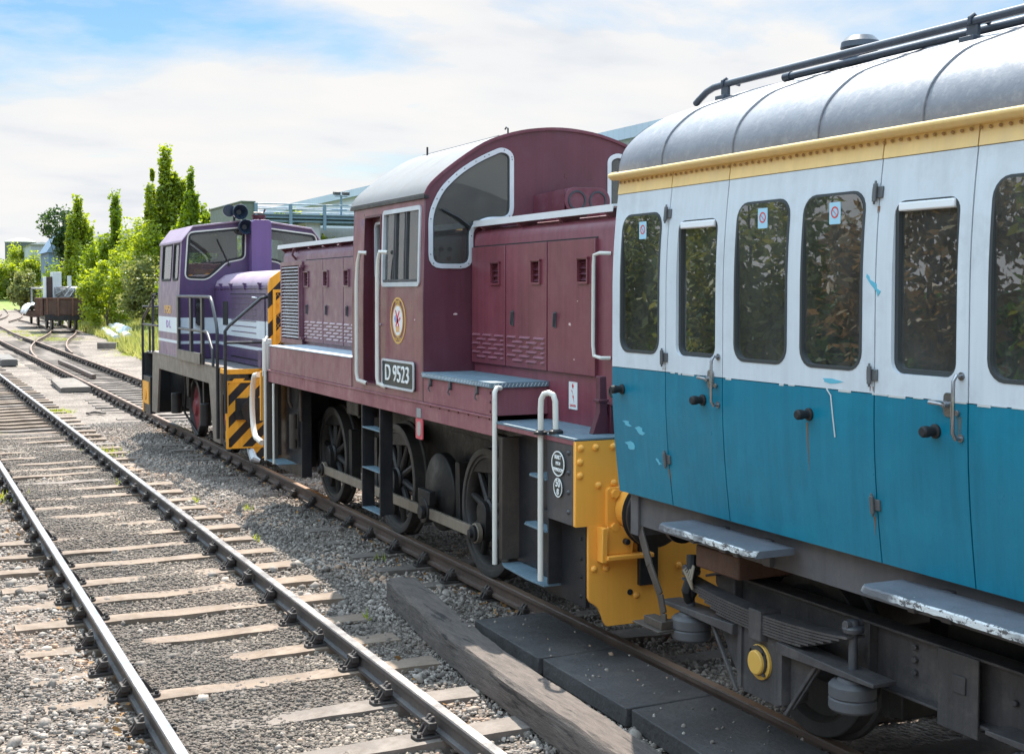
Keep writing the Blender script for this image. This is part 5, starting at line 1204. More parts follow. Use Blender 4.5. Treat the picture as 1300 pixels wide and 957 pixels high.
# ---- rails
railside = paint('rail_rust', (.085, .055, .042), .6, var=.3, dust=(.13, .09, .065), streak=False, bmp=.3)
railside2 = paint('rail_dark', (.075, .065, .062), .55, var=.3, dust=(.14, .11, .09), streak=False, bmp=.3)
railtop = paint('rail_head_shine', (.60, .56, .54), .26, metal=.75, var=.15, streak=False, bmp=.04)
railtop2 = paint('rail_head_brown', (.26, .17, .12), .38, metal=.5, var=.25, streak=False, bmp=.1)
sec = [(-.034, 0), (.034, 0), (.034, .022), (.010, .034), (.009, .10), (.034, .112), (.035, .140), (.028, .147), (-.028, .147), (-.035, .140), (-.034, .112), (-.009, .10), (-.010, .034), (-.034, .022)]
def rail(path, parent, top, side=railside, ztop=.16):
    m = MB(); n = len(path); k = len(sec)
    for i, (x, y) in enumerate(path):
        a = Vector(path[max(i - 1, 0)]); b = Vector(path[min(i + 1, n - 1)]); d = (b - a).normalized(); nx = Vector((d.y, -d.x))
        m.v += [(x + nx.x * u, y + nx.y * u, ztop - .147 + w) for u, w in sec]
    for i in range(n - 1):
        for j in range(k):
            m.f.append((i * k + j, i * k + (j + 1) % k, (i + 1) * k + (j + 1) % k, (i + 1) * k + j)); m.m.append(1 if j in (7, ) else 0)
    m.f += [tuple(range(k)), tuple(range((n - 1) * k, n * k))]; m.m += [0, 0]
    return m.build('rail', [side, top], parent, smooth=25)
sleepm = paint('sleeper_sunbleached', (.180, .128, .092), .85, var=.4, streak=False, dust=(.25, .195, .15), wear=(.06, .045, .035), wear_amt=.66, bmp=.6)
sleepd = paint('sleeper_grey_brown', (.15, .12, .10), .85, var=.35, streak=False, dust=(.22, .18, .155), bmp=.6)
chairm = paint('chair_rusty_iron', (.036, .028, .025), .7, var=.35, streak=False, dust=(.10, .075, .06), bmp=.4)
def make_sleeper():
    """one timber sleeper along local x with two cast chairs"""
    m = MB(); rnd = random.Random(5); rows = []
    for i in range(14):
        x = -1.29 + 2.58 * i / 13; rows.append([(x, -.125 + rnd.uniform(-.008, .008), -.10), (x, -.122 + rnd.uniform(-.012, .008), .0 + rnd.uniform(-.006, .004)), (x, -.04, .006 + rnd.uniform(-.006, .004)), (x, .05, .006 + rnd.uniform(-.006, .004)), (x, .122 + rnd.uniform(-.008, .012), .0 + rnd.uniform(-.006, .004)), (x, .125, -.10)])
    m.strip(rows); m.f += [tuple(range(6)), tuple(range(78, 84))]; m.m += [0, 0]
    BASE['tmp'] = Vector((0, 0, 0))
    s = m.build('sleeper', sleepm, None, smooth=30)
    for sg in (-1, 1):
        m = MB(); cx = sg * .7525
        m.prism(rr(cx - .16, cx + .16, -.07, .07, .03, 3), 'z', -.01, .022)
        for q in (-1, 1):
            m.prism([(cx + q * .035, .03), (cx + q * .12, .03), (cx + q * .085, .085), (cx + q * .052, .128), (cx + q * .036, .128)], 'y', -.045, -.020); m.prism([(cx + q * .035, .03), (cx + q * .12, .03), (cx + q * .085, .085), (cx + q * .052, .128), (cx + q * .036, .128)], 'y', .020, .045)
            m.prism([(cx + q * .036, .03), (cx + q * .085, .03), (cx + q * .06, .11), (cx + q * .036, .115)], 'y', -.02, .02)
            m.cyl((cx + q * .135, -.04, .02), (cx + q * .135, -.04, .042), .015, n=6); m.cyl((cx + q * .135, .04, .02), (cx + q * .135, .04, .042), .015, n=6)
        m.box(cx - .085, cx - .035, -.075, .075, .06, .10)
        c = m.build('rail_chair', chairm, s, bevel=.003, smooth=30, seg=1)
    return s
SLP = make_sleeper()
def lay(parent, centre, y0, y1, pitch, n, zfun, mat=None, jitter=.03, heading=0, tilt=0.):
    rnd = random.Random(int(y0 * 10) + n); out = []
    y = y0; k = 0
    while y < y1 and k < n:
        s = SLP.copy(); col.objects.link(s); s.parent = parent
        for c in SLP.children: d = c.copy(); col.objects.link(d); d.parent = s
        s.location = Vector((centre(y) + rnd.uniform(-.02, .02), y, zfun(y, rnd))) - parent.location
        s.rotation_euler = (0, tilt + rnd.uniform(-.006, .006), heading + rnd.uniform(-.012, .012)); s.scale = (1, rnd.uniform(.70, 1.0), 1)
        if mat: 
            s.material_slots[0].link = 'OBJECT'; s.material_slots[0].material = mat if not callable(mat) else mat(y, rnd)
        y += pitch + rnd.uniform(-jitter, jitter); k += 1
# near track: very slightly off parallel
def nearc(y): return 2.045 - .0055 * (y - 8)
t1 = root('railway_track', 'empty railway track with bright rails and half buried sunlit sleepers', 'railway track', (2.04, 8, 0))
for s in (-1, 1):
    ypts = [-14, -5, 0, 4, 8, 14, 20, 30, 45, 70, 110]
    rail([(nearc(y) + s * .7525 - (.00 if y < 40 else (y - 40) ** 2 * .0004), y) for y in ypts], t1, railtop, railside2)
lay(t1, nearc, 5.6, 70, .735, 86, lambda y, r: -.001 + r.uniform(-.012, .009), mat=lambda y, r: sleepm if r.random() < .75 else sleepd, tilt=-.010)
t2 = root('railway_track', 'railway track under the train, with brown rails', 'railway track', (XC, 8, 0))
def traincx(y): return XC if y < 60 else XC + .0
for s in (-1, 1):
    ypts = [-14, -4, 0] + [6 + 6 * i for i in range(14)] + [100, 115, 130, 160]
    rail([(XC + s * .7525 + (0 if y < 75 else (y - 75) ** 2 * .0006), y) for y in ypts], t2, railtop2, railside)
lay(t2, lambda y: XC, 3.4, 76, .74, 98, lambda y, r: -.022 + r.uniform(-.010, .006), mat=lambda y, r: sleepd)
# siding that leaves the train's track to the right, with the wagons
t3 = root('railway_track', 'curved rusty siding branching off towards the old wagons', 'railway track', (8, 70, 0))
def cr(pts, n=6):
    out = []
    for i in range(len(pts) - 1):
        p0 = pts[max(i - 1, 0)]; p1 = pts[i]; p2 = pts[i + 1]; p3 = pts[min(i + 2, len(pts) - 1)]
        for k in range(n):
            t = k / n; out.append(tuple(.5 * ((2 * p1[j]) + (-p0[j] + p2[j]) * t + (2 * p0[j] - 5 * p1[j] + 4 * p2[j] - p3[j]) * t * t + (-p0[j] + 3 * p1[j] - 3 * p2[j] + p3[j]) * t ** 3) for j in (0, 1)))
    return out + [pts[-1]]
cl = [(5.30, 46), (5.32, 52), (5.62, 58), (6.15, 64), (7.0, 71), (8.05, 78), (9.0, 85), (9.55, 91), (9.9, 98), (10.2, 108), (10.2, 125)]
for s in (-1, 1):
    pts = cr([(x + s * .7525, y) for x, y in cl], 5); rail([p for p in pts if not (p[1] < 55 and s > 0)] if s > 0 else [p for p in pts if p[1] > 51], t3, railtop2, railside)
m = MB()
for i in range(60):
    y = 54 + i * .78
    x = min(((abs(q[1] - y), q[0]) for q in cr(cl, 5)))[1]
    s_ = SLP.copy(); col.objects.link(s_); s_.parent = t3; s_.location = Vector((x, y, -.02)) - t3.location; s_.material_slots[0].link = 'OBJECT'; s_.material_slots[0].material = sleepd; s_.rotation_euler = (0, 0, -.1)
t4 = root('railway_track', 'distant rusty track curving past the grassy hill', 'railway track', (12, 170, 0))
for s in (-1, 1): rail(cr([(7.4 + s * .75, 118), (9.6 + s * .75, 135), (11.4 + s * .75, 155), (13 + s * .75, 180), (14.6 + s * .75, 215), (14 + s * .75, 260)], 4), t4, railtop2, railside)
for c in list(SLP.children): bpy.data.objects.remove(c)
bpy.data.objects.remove(SLP)
# ---- timber baulk, crossing boards, other bits on the ground
def woodmat(name, c):
    m, nt, b = _nt(name); g = noise(nt, coords(nt, (22, 2.6, 22)), 1.6, 12, .75); k = noise(nt, coords(nt, (7, .8, 7)), 2.3, 6, .6)
    cc = ramp(nt, g, [(.30, sc(c, .45)), (.46, sc(c, .9)), (.62, sc(c, 1.35))]); cc = mixc(nt, ramp(nt, k, [(.60, (0, 0, 0)), (.64, (1, 1, 1))]), cc, sc(c, .25)); cc = mixc(nt, ramp(nt, noise(nt, coords(nt), 2.5, 6, .7), [(.45, (0, 0, 0)), (.7, (.6, .6, .6))]), cc, (c[0] * 1.5, c[1] * 1.45, c[2] * 1.4))
    nt.links.new(cc, b.inputs['Base Color']); b.inputs['Roughness'].default_value = .85; bump(nt, b, g, .9, .02); MAT[name] = m; return m
oldwood = woodmat('weathered_oak_grey', (.105, .082, .070))
def baulk(name, pts, w, h, label, cat, mat=oldwood, z=0, rnd=random.Random(2), group=None):
    m = MB(); rows = []
    pts = cr(pts, 5)
    for i, (x, y) in enumerate(pts):
        a = Vector(pts[max(i - 1, 0)]); b = Vector(pts[min(i + 1, len(pts) - 1)]); d = (b - a).normalized(); nx = Vector((d.y, -d.x))
        e = [rnd.uniform(-.008, .008) for _ in range(8)]
        row = []
        for k, (u, v) in enumerate(((-.5, 0), (-.5, .85), (-.42, 1), (-.1, 1.02), (.2, 1.0), (.42, 1), (.5, .88), (.5, 0))):
            row.append((x + nx.x * (u * w + e[k]), y + nx.y * (u * w + e[k]), z + v * h + e[(k + 3) % 8] * .6))
        rows.append(row)
    m.strip(rows); N = len(m.v); m.f += [tuple(range(8)), tuple(range(N - 8, N))]; m.m += [0, 0]
    o = m.build(name, mat, smooth=30); tagit(o, label, cat, group); return o
baulk('timber_baulk', [(3.40, 5.6), (3.43, 6.6), (3.46, 7.4), (3.50, 8.1), (3.56, 8.75), (3.65, 9.5), (3.735, 10.28)], .25, .20, 'long weathered timber baulk lying beside the crossing boards', 'timber', z=.0)
m_ = paint('crossing_board_black', (.055, .049, .047), .7, var=.35, streak=False, dust=(.10, .086, .078), wear=(.03, .025, .022), wear_amt=.64, bmp=.8)
for k, (a, b) in enumerate(((7.90, 9.03), (6.72, 7.87), (5.4, 6.69))):
    m = MB(); m.prism([(3.84 if k < 2 else 3.8, a), (4.44, a), (4.44, b + (.03 if k else .0)), (3.86, b)], 'z', .0, .118); o = m.build('crossing_board', m_, bevel=.008)
    tagit(o, ['dark crossing board next to the locomotive steps', 'dark crossing board beside the middle of the timber baulk', 'dark crossing board beneath the coach bogie'][k], 'crossing board', 'dark boards laid beside the train rail')
baulk('timber_plank', [(4.06, 35.6), (4.12, 37.5), (4.2, 39.5)], .75, .12, 'pale flat crossing slab beside the far rail of the train track', 'slab', mat=paint('pale_slab', (.14, .115, .095), .8, streak=False), z=0)
baulk('old_rail_piece', [(5.18, 40.9), (5.2, 45), (5.2, 50.5)], .12, .12, 'rusty length of spare rail lying between the rails', 'rail piece', mat=railside, z=0)
baulk('concrete_block', [(3.4, 49.2), (3.42, 51), (3.45, 53.5)], .55, .22, 'low weathered concrete trough between the two tracks', 'concrete trough', mat=paint('block_grey', (.12, .105, .095), .8, streak=False), z=0)
baulk('scrap_timber', [(3.52, 28.9), (3.7, 29.2), (3.85, 28.8)], .06, .04, 'thin dark stick lying on the gravel', 'stick', z=0)
for k, (p, w, h, lab) in enumerate((([(8.1, 62.2), (8.85, 61.8)], .4, .3, 'black sleeper end lying on the gravel before the white pipes'), ([(11.1, 77), (10.0, 66)], .3, .35, 'dark railway timber leaning on the verge beside the white pipes'))):
    baulk('dumped_timber', p, w, h, lab, 'timber', mat=sleepd, z=0, group='dumped timbers by the verge')
m = MB()
for p, q, r in (((10.6, 70, .25), (12.2, 88, .35), .22), ((10.0, 70, .2), (11.3, 84, .25), .2), ((11.2, 74, .5), (12.0, 84, .5), .2)):
    m = MB(); m.cyl(p, q, r, n=14)
    o = m.build('white_pipe', flat('dull_white_plastic', (.62, .66, .68), .5)); tagit(o, ['white plastic pipe nearest the gravel in the heap on the verge', 'white plastic pipe in the middle of the heap on the verge', 'white plastic pipe on top of the heap on the verge'][0 if r == .2 and p[0] < 10.3 else (1 if r == .22 else 2)], 'pipe', 'white pipes dumped on the verge')

o = stones('ballast_lumps', 2600, (-.5, 4.3), (6.3, 24), .024, .042, st1, lambda x, y: not (2.66 < x < 2.9) and not (1.16 < x < 1.40) and RNG.uniform() < (.25 if near(x, y) else .9), zoff=.006)
o['label'] = 'larger loose lumps of stone scattered among the ballast'; o['category'] = 'stones'
# dry leaves and twigs blown against the rails
pts = []
for _ in range(900):
    x = RNG.choice([4.40, 1.15, 2.95, 4.62]) + RNG.normal() * .07; y = 6.5 + 20 * RNG.uniform() ** 1.3; pts.append((x, y, h_ball(x, y) - .005))

o = stones('stones_on_boards', 420, (3.45, 4.45), (5.8, 10.2), .005, .014, st1, lambda x, y: (x > 3.9 and y < 8.95 and RNG.uniform() < .35) or (math.hypot(x - 3.57, (y - 8.75) * .6) < .13), hf=lambda x, y: .120 if x > 3.8 else .205)
o['label'] = 'grit and small stones lying on the timber baulk and the crossing boards'; o['category'] = 'stones'
# ================================================================== bank, plants, trees
def bank_z(x, y):
    d = x - verge_x(y)
    if d < 0: return -.12
    return (1.5 * (1 - math.exp(-d / 5)) if d < 11.5 else -.3) * 1.0 * min(1, max(.25, (y - 40) / 30)) + .10 * math.sin(x * .9 + y * .3) + .07 * math.sin(y * .8)
grass2, _g, _b = _nt('bank_grass'); _c = ramp(_g, noise(_g, coords(_g), .8, 10, .75), [(.3, (.10, .15, .02)), (.5, (.17, .23, .04)), (.62, (.26, .27, .09)), (.75, (.14, .19, .03))]); _g.links.new(_c, _b.inputs['Base Color']); _b.inputs['Roughness'].default_value = .9
bump(_g, _b, noise(_g, coords(_g), 6, 8, .7), .8, .2)
m = MB(); rows = []
for i in range(110):
    y = 30 + i * 2.6; xe = verge_x(y) + .25 * math.sin(y * 1.7); rows.append([(xe - .25 + d, y, bank_z(xe - .25 + d, y) if d > 0 else -.12) for d in (0, .5, 1, 1.6, 2.4, 3.4, 4.6, 6, 8, 9.5, 11, 12.5)])
m.strip(rows); g = m.build('bank', grass2, smooth=60, recalc=False); tagit(g, kind='structure')
m = MB(); rows = []      # low green hill closing the view at far left
for i in range(30):
    y = 205 + i * 5; rows.append([(x, y, -.12 + min(1, (y - 205) / 60) * (3.8 + .5 * math.sin(x * .3 + y * .1) + .4 * math.sin(x * .11)) * min(1, max(0, (x + 60) / 40))) for x in [-60 + 4 * k for k in range(34)]])
m.strip(rows); g = m.build('hill', grass2, smooth=60, recalc=False); tagit(g, kind='structure')
m = MB(); m.add([(12, -40, -.075), (75, -40, -.075), (75, 135, -.075), (12, 135, -.075)], [(0, 1, 2, 3)]); g = m.build('yard', gravelmat('bounce_grey_ground', (.10, .10, .10), (.15, .15, .15), (.20, .20, .20), stain=False), smooth=0, recalc=False); tagit(g, kind='structure')  # grey ground added out of view, against green bounce on the warehouse wall
def leafmesh(name, P, size, mat, parent=None, aspect=1.7, droop=0., kind=None, flatn=None):
    """P: n x 3 leaf centres -> one mesh of bent four-sided leaves"""
    n = len(P); d = RNG.normal(size=(n, 3)); d[:, 2] = d[:, 2] * .7 - droop; d /= np.linalg.norm(d, axis=1)[:, None]
    e = RNG.normal(size=(n, 3)); e -= (e * d).sum(1)[:, None] * d; e /= np.linalg.norm(e, axis=1)[:, None]
    s = size * RNG.uniform(.6, 1.3, n)[:, None]
    nn = np.cross(d, e)
    V = np.stack([P - d * s * aspect / 2, P + e * s * .5 + nn * s * .12, P + d * s * aspect / 2, P - e * s * .5 + nn * s * .12], 1)
    me = bpy.data.meshes.new(name); me.vertices.add(4 * n); me.vertices.foreach_set('co', (V).reshape(-1).astype(np.float32))
    me.loops.add(4 * n); me.loops.foreach_set('vertex_index', np.arange(4 * n, dtype=np.int32)); me.polygons.add(n); me.polygons.foreach_set('loop_start', np.arange(0, 4 * n, 4, dtype=np.int32))
    at = me.attributes.new('tone', 'FLOAT', 'POINT'); at.data.foreach_set('value', np.repeat(RNG.uniform(0, 1, n) ** 1.5, 4).astype(np.float32))
    me.update(calc_edges=True); me.materials.append(mat); o = bpy.data.objects.new(name, me); col.objects.link(o)
    if parent is not None: o.parent = parent
    BASE[o.name] = Vector((0, 0, 0)); return o
lf_bright = leafmat('leaf_bright', (.095, .155, .02), (.24, .31, .035), .52)
lf_mid = leafmat('leaf_mid', (.07, .13, .015), (.17, .25, .025), .52)
lf_dark = leafmat('leaf_dark', (.018, .045, .010), (.04, .085, .015), .35)
lf_olive = leafmat('leaf_olive', (.10, .13, .035), (.17, .19, .06), .45)
bark = paint('bark', (.11, .085, .06), .9, var=.3, streak=True, bmp=.8)
def spire_pts(x, y, z0, z1, w, n, lump=.35):
    """upright column: many short clumps hugging a stem, ragged towards the tip"""
    t = RNG.uniform(0, 1, n) ** .85; zc = z0 + (z1 - z0) * t
    w = w * 1.5; n = int(n * 2.8); t = RNG.uniform(0, 1, n) ** .85; prof = w * np.where(t < .25, .55 + 1.8 * t, 1 - ((t - .25) / .75) ** 1.7 * .88)
    k = max(10, int((z1 - z0) * 2.6)); cz = RNG.uniform(z0, z1, k); ct = (cz - z0) / (z1 - z0); cp = w * np.where(ct < .25, .55 + 1.8 * ct, 1 - ((ct - .25) / .75) ** 1.7 * .9)
    ca = RNG.uniform(0, 6.28, k); cr_ = cp * RNG.uniform(.1, 1.25, k)
    C = np.stack([x + cr_ * np.cos(ca), y + cr_ * np.sin(ca), cz], 1); i = RNG.integers(0, k, n)
    q = np.clip(RNG.normal(size=(n, 3)), -1.5, 1.5) * np.array([w * .20, w * .20, w * .75]) * (RNG.uniform(.3, 1.5, k)[i])[:, None] * RNG.uniform(.5, 1.2, (n, 1)); return C[i] + q
def blob_pts(x, y, z, rx, ry, rz_, n, k=26):
    a = RNG.normal(size=(k, 3)); a /= np.linalg.norm(a, axis=1)[:, None]; a *= RNG.uniform(.35, 1, (k, 1)) ** .6; C = np.array([x, y, z]) + a * np.array([rx, ry, rz_])
    n = int(n * 1.6) if y > 30 else n; i = RNG.integers(0, k, n); return C[i] + np.clip(RNG.normal(size=(n, 3)), -1.7, 1.7) * np.array([rx, ry, rz_]) * RNG.uniform(.10, .24, (k, 1))[i]
def tree(name, label, x, y, z0, parts, size, mat, trunk=.12, group=None, ztrunk=None, cat='tree', limbs=5, droop=0., aspect=1.7):
    r = root(name, label, cat, (x, y, z0), group)
    P = np.concatenate(parts) - np.array([x, y, z0]); P = P[P[:, 2] > .02]
    leafmesh('crown', P, size * (.74 if cat in ('tree', 'bush') and droop == 0 else 1), mat, r, droop=droop, aspect=aspect)
    zt = (ztrunk or P[:, 2].max() * .8); m = MB(); m.tube([(0, 0, -.2), (.04, 0, zt * .3), (-.03, .05, zt * .65), (.03, 0, zt)], [trunk, trunk * .8, trunk * .5, trunk * .15], 8)
    for k in range(limbs):
        h = zt * RNG.uniform(.15, .7); q = P[RNG.integers(0, len(P))]; q = np.array([q[0] * .8, q[1] * .8, max(h + .2, q[2])])
        m.tube([(0, 0, h), (q[0] * .5, q[1] * .5, (h + q[2]) / 2), tuple(q)], [trunk * .4, trunk * .25, trunk * .06], 6)
    BASE['__'] = Vector((0, 0, 0)); me = m.build('trunk', bark, None, smooth=60); me.parent = r; return r
G = 'upright trees behind the purple locomotive'
def bz(x, y): return bank_z(x, y)
tree('hornbeam_tree', 'tallest upright tree with several ragged spires beside the purple cab', 14.3, 80, bz(14.3, 80), [spire_pts(14.35, 80, 1.5, 10.1, .55, 3400), spire_pts(13.6, 80.3, 1.5, 9.6, .45, 2600), spire_pts(13.3, 79.6, 2, 8.9, .35, 1500), spire_pts(14.9, 80.2, 1.5, 9.7, .45, 2400), spire_pts(15.35, 79.8, 2, 8.6, .4, 1700), blob_pts(14.2, 80, 3.6, 1.5, 1.2, 2.4, 2600)], .20, lf_bright, .16, G)
tree('hornbeam_tree', 'pointed green tree with a thin leaning tip behind the purple cab roof', 14.8, 74, bz(14.8, 74), [spire_pts(14.65, 74, 3, 8.9, .28, 1300), blob_pts(14.95, 74, 5.2, 1.1, .9, 2.2, 5200, 40), blob_pts(14.6, 74, 7.0, .5, .5, 1.0, 1500)], .18, lf_mid, .14, G)
tree('hornbeam_tree', 'narrow single column tree standing alone against the sky', 13.7, 96, bz(13.7, 96), [spire_pts(13.7, 96, 1.2, 8.6, .58, 4400)], .22, lf_mid, .13, G)
tree('hornbeam_tree', 'cluster of three bright spires directly behind the wagons', 12.3, 104, bz(12.3, 104), [spire_pts(12.2, 104, 1, 8.8, .6, 3000), spire_pts(12.75, 104.4, 1, 8.4, .55, 2600), spire_pts(11.6, 103.6, 1, 7.2, .55, 2200), blob_pts(12.1, 103, 3.0, 1.3, 1, 2.4, 2400)], .23, lf_bright, .15, G)
tree('hornbeam_tree', 'small thin twiggy spire between the column tree and the tallest tree', 15.25, 98, bz(15.2, 98), [spire_pts(15.2, 98, 2, 8.4, .24, 1000), spire_pts(15.65, 98, 2, 7.3, .24, 700)], .2, lf_dark, .09, G)
tree('locust_tree', 'sparse airy dark tree with feathery twigs above the wagon spires', 12.7, 121, bz(12.7, 121), [blob_pts(12.6, 121, 8.4, 1.55, 1.4, 1.45, 900, 60), blob_pts(13.2, 121, 6.6, 1.2, 1, 1.2, 500, 30)], .27, lf_dark, .12, None, limbs=16)
BG = 'bushes along the bank'
bl = [('bright hazel bush beside the rusty wagon', 11.7, 86, 2.4, 1.5, 1.4, 1.9, 3400, lf_bright), ('yellow green bush filling the gap under the column tree', 13.0, 90, 3.0, 1.5, 1.4, 2.2, 3400, lf_bright),
      ('rounded olive bush under the tallest tree', 12.7, 76, 2.6, 1.5, 1.6, 1.7, 4200, lf_olive), ('tall bright shrub between the column tree and the tallest tree', 13.9, 86, 3.5, 1.3, 1.2, 2.0, 3000, lf_bright),
      ('dense dark shrub low beside the purple cab', 13.6, 72, 2.3, 1.1, 1.2, 1.5, 2800, lf_mid), ('low olive shrub on the bank near the purple handrail', 12.0, 66, 1.6, .9, .9, .9, 1800, lf_olive), ('dark bush filling the shade behind the wagon', 11.2, 108, 2.6, 1.6, 1.5, 2.1, 3200, lf_mid), ('tall bright shrub behind the purple cab', 15.2, 70, 3.2, 1.4, 1.2, 2.4, 3400, lf_bright), ('light green shrub just behind the purple cab roof', 16.8, 76, 3.4, 1.6, 1.4, 2.6, 3000, lf_bright)]
for lab, x, y, z, rx, ry, rz_, n, mt in bl:
    tree('bush', lab, x, y, bz(x, y), [blob_pts(x, y, z, rx, ry, rz_, n, 34)], .17, mt, .06, BG, cat='bush', limbs=6, ztrunk=1.5)
BG2 = 'far bushes around the tank and sheds'
for lab, x, y, z0, z, rx, rz_, n, mt in (('bright bush next to the round tank', 14.6, 226, 1, 4.6, 3.4, 3.2, 4200, lf_bright), ('low olive bush in front of the round tank', 18.4, 224, 1, 3.6, 2.8, 2.6, 3600, lf_olive), ('pale leafy tree rising before the round tank', 18.8, 238, 2, 7.4, 2.8, 3.0, 1700, lf_bright), ('dark tree beside the blue shed', 18.2, 172, 0, 4.6, 1.7, 3.2, 3200, lf_dark), ('low bush by the track beyond the flat wagon', 15.2, 190, 0, 2.8, 1.8, 2.2, 2600, lf_olive), ('tall sunny bush between tank and wagons', 17.8, 205, 0, 4.2, 1.9, 3.4, 3600, lf_bright), ('mid green bush behind the second wagon', 14.2, 132, 0, 2.6, 1.5, 2.0, 2400, lf_mid)):
    tree('bush', lab, x, y, z0, [blob_pts(x, y, z, rx, 2.0, rz_, n, 40)], .34, mt, .12, BG2, cat='bush', limbs=5, ztrunk=2)
# trees across the yard, outside the picture to the left, seen only as reflections in the coach windows
for lab, x, y, z, rx, ry, rz_, n, mt in (('broad leafy tree filling the gap between the column tree and the tallest tree', 15.0, 92, 4.2, 1.7, 1.4, 2.9, 4600, lf_bright), ('thick green shrub between the spire cluster and the column tree', 13.2, 98, 3.6, 1.5, 1.2, 2.5, 4200, lf_mid), ('leafy shrub at the foot of the pointed tree', 14.6, 71, 3.6, 1.2, 1.0, 2.0, 3600, lf_mid), ('sunlit shrub hugging the tallest tree', 13.2, 77.5, 3.9, 1.2, 1.0, 2.2, 3800, lf_bright)):
    tree('bush', lab, x, y, bz(x, y), [blob_pts(x, y, z, rx, ry, rz_, n, 44)], .18, mt, .08, BG, cat='bush', limbs=7, ztrunk=3)
RG = 'maples beside the yard reflected in the coach windows'
for i, (lab, x, y, s_) in enumerate((('young maple with long leaves opposite the coach end', -3.2, 19.5, 1.0), ('reddish young maple opposite the first coach door', -3.0, 15.4, 1.05), ('leafy young maple opposite the middle coach windows', -3.3, 12.2, 1.0), ('broad young maple opposite the second coach door', -3.5, 9.2, 1.1), ('small maple by the yard end', -3.4, 6.4, .9))):
    tree('maple_tree', lab, x, y, 0, [blob_pts(x, y, 2.9 * s_, 1.15, 1.25, 1.6 * s_, 5200, 60)], .072, leafmat('leaf_maple', (.06, .11, .02), (.16, .17, .04), .35) if i != 2 else leafmat('leaf_maple_brown', (.10, .085, .03), (.17, .12, .05), .35), .07, RG, droop=.6, aspect=2.5, limbs=10)
hp = np.stack([RNG.uniform(-9.4, -8.0, 15000), RNG.uniform(2, 34, 15000), 2.5 * RNG.uniform(0, 1, 15000) ** .8], 1)
hr = root('hedge', 'tall dark hedge added unseen behind the maples, darkening the window reflections', 'hedge', (-8.7, 18, 0)); hp -= np.array([-8.7, 18, 0]); leafmesh('hedge_leaves', hp, .22, lf_dark, hr)  # unseen; added to keep bright meadow out of the window reflections
m = MB()
for k in range(16): m.cyl((0, -15 + 2 * k, -.1), (.05, -15 + 2 * k, 1.6), .05)
BASE['__'] = Vector((0, 0, 0)); tt = m.build('hedge_stem', bark, None); tt.parent = hr
o = leafmesh('dry_leaves', np.array(pts), .028, flat('dry_leaf', (.30, .15, .05), .7)); tagit(o, 'dry brown leaves lying along the rails', 'dry leaves', kind='stuff')
# grass: tufts on the bank and weeds on the ballast
def tufts(name, pts, h, w, mat, label, cat):
    n = len(pts); a = RNG.uniform(0, 6.28, n); le = RNG.normal(size=(n, 2)) * .3 * h; H = h * RNG.uniform(.4, 1.2, n)
    P = np.array(pts); dx = np.stack([np.cos(a), np.sin(a), 0 * a], 1) * w
    top = P + np.stack([le[:, 0], le[:, 1], H], 1); V = np.stack([P - dx, P + dx, top], 1)
    me = bpy.data.meshes.new(name); me.vertices.add(3 * n); me.vertices.foreach_set('co', V.reshape(-1).astype(np.float32)); me.loops.add(3 * n); me.loops.foreach_set('vertex_index', np.arange(3 * n, dtype=np.int32)); me.polygons.add(n); me.polygons.foreach_set('loop_start', np.arange(0, 3 * n, 3, dtype=np.int32))
    at = me.attributes.new('tone', 'FLOAT', 'POINT'); at.data.foreach_set('value', np.repeat(RNG.uniform(0, 1, n), 3).astype(np.float32)); me.update(calc_edges=True); me.materials.append(mat); o = bpy.data.objects.new(name, me); col.objects.link(o); tagit(o, label, cat, kind='stuff'); return o
pts = []
for _ in range(34000):
    y = 44 + 75 * RNG.uniform() ** 1.2; d = RNG.uniform() ** 1.5 * 6 - .3; x = verge_x(y) + d
    if RNG.uniform() < .5 + .5 * math.sin(x * 2 + y * .7): pts.append((x, y, bank_z(x, y) if d > 0 else -.03))
tufts('bank_grass_blades', pts, .42, .035, leafmat('grass_blade', (.13, .18, .03), (.26, .27, .09), .45), 'long sunlit grass on the bank behind the siding', 'grass')
pts = []
for (cx, cy, r, n) in ((1.15, 17.5, .16, 80), (2.9, 22.0, .25, 160), (2.7, 18.2, .12, 60), (3.3, 13.6, .05, 22), (3.25, 16.4, .06, 24), (3.7, 15.5, .05, 18), (3.30, 9.9, .03, 14), (7.6, 76, 1.2, 900), (7.2, 84, 1.3, 900), (9.7, 60, 1.0, 700), (1.2, 26, .3, 200), (3.1, 30, .25, 150), (8.6, 56, .7, 400), (6.8, 92, 1.5, 900), (4.2, 12.2, .06, 14)):
    for _ in range(n):
        x = cx + RNG.normal() * r * .6; y = cy + RNG.normal() * r * 1.2; pts.append((x, y, h_ball(x, y) - .03))
tufts('weeds', pts, .09, .008, leafmat('weed', (.14, .22, .02), (.24, .30, .03), .5), 'small bright weeds sprouting from the ballast', 'weeds')
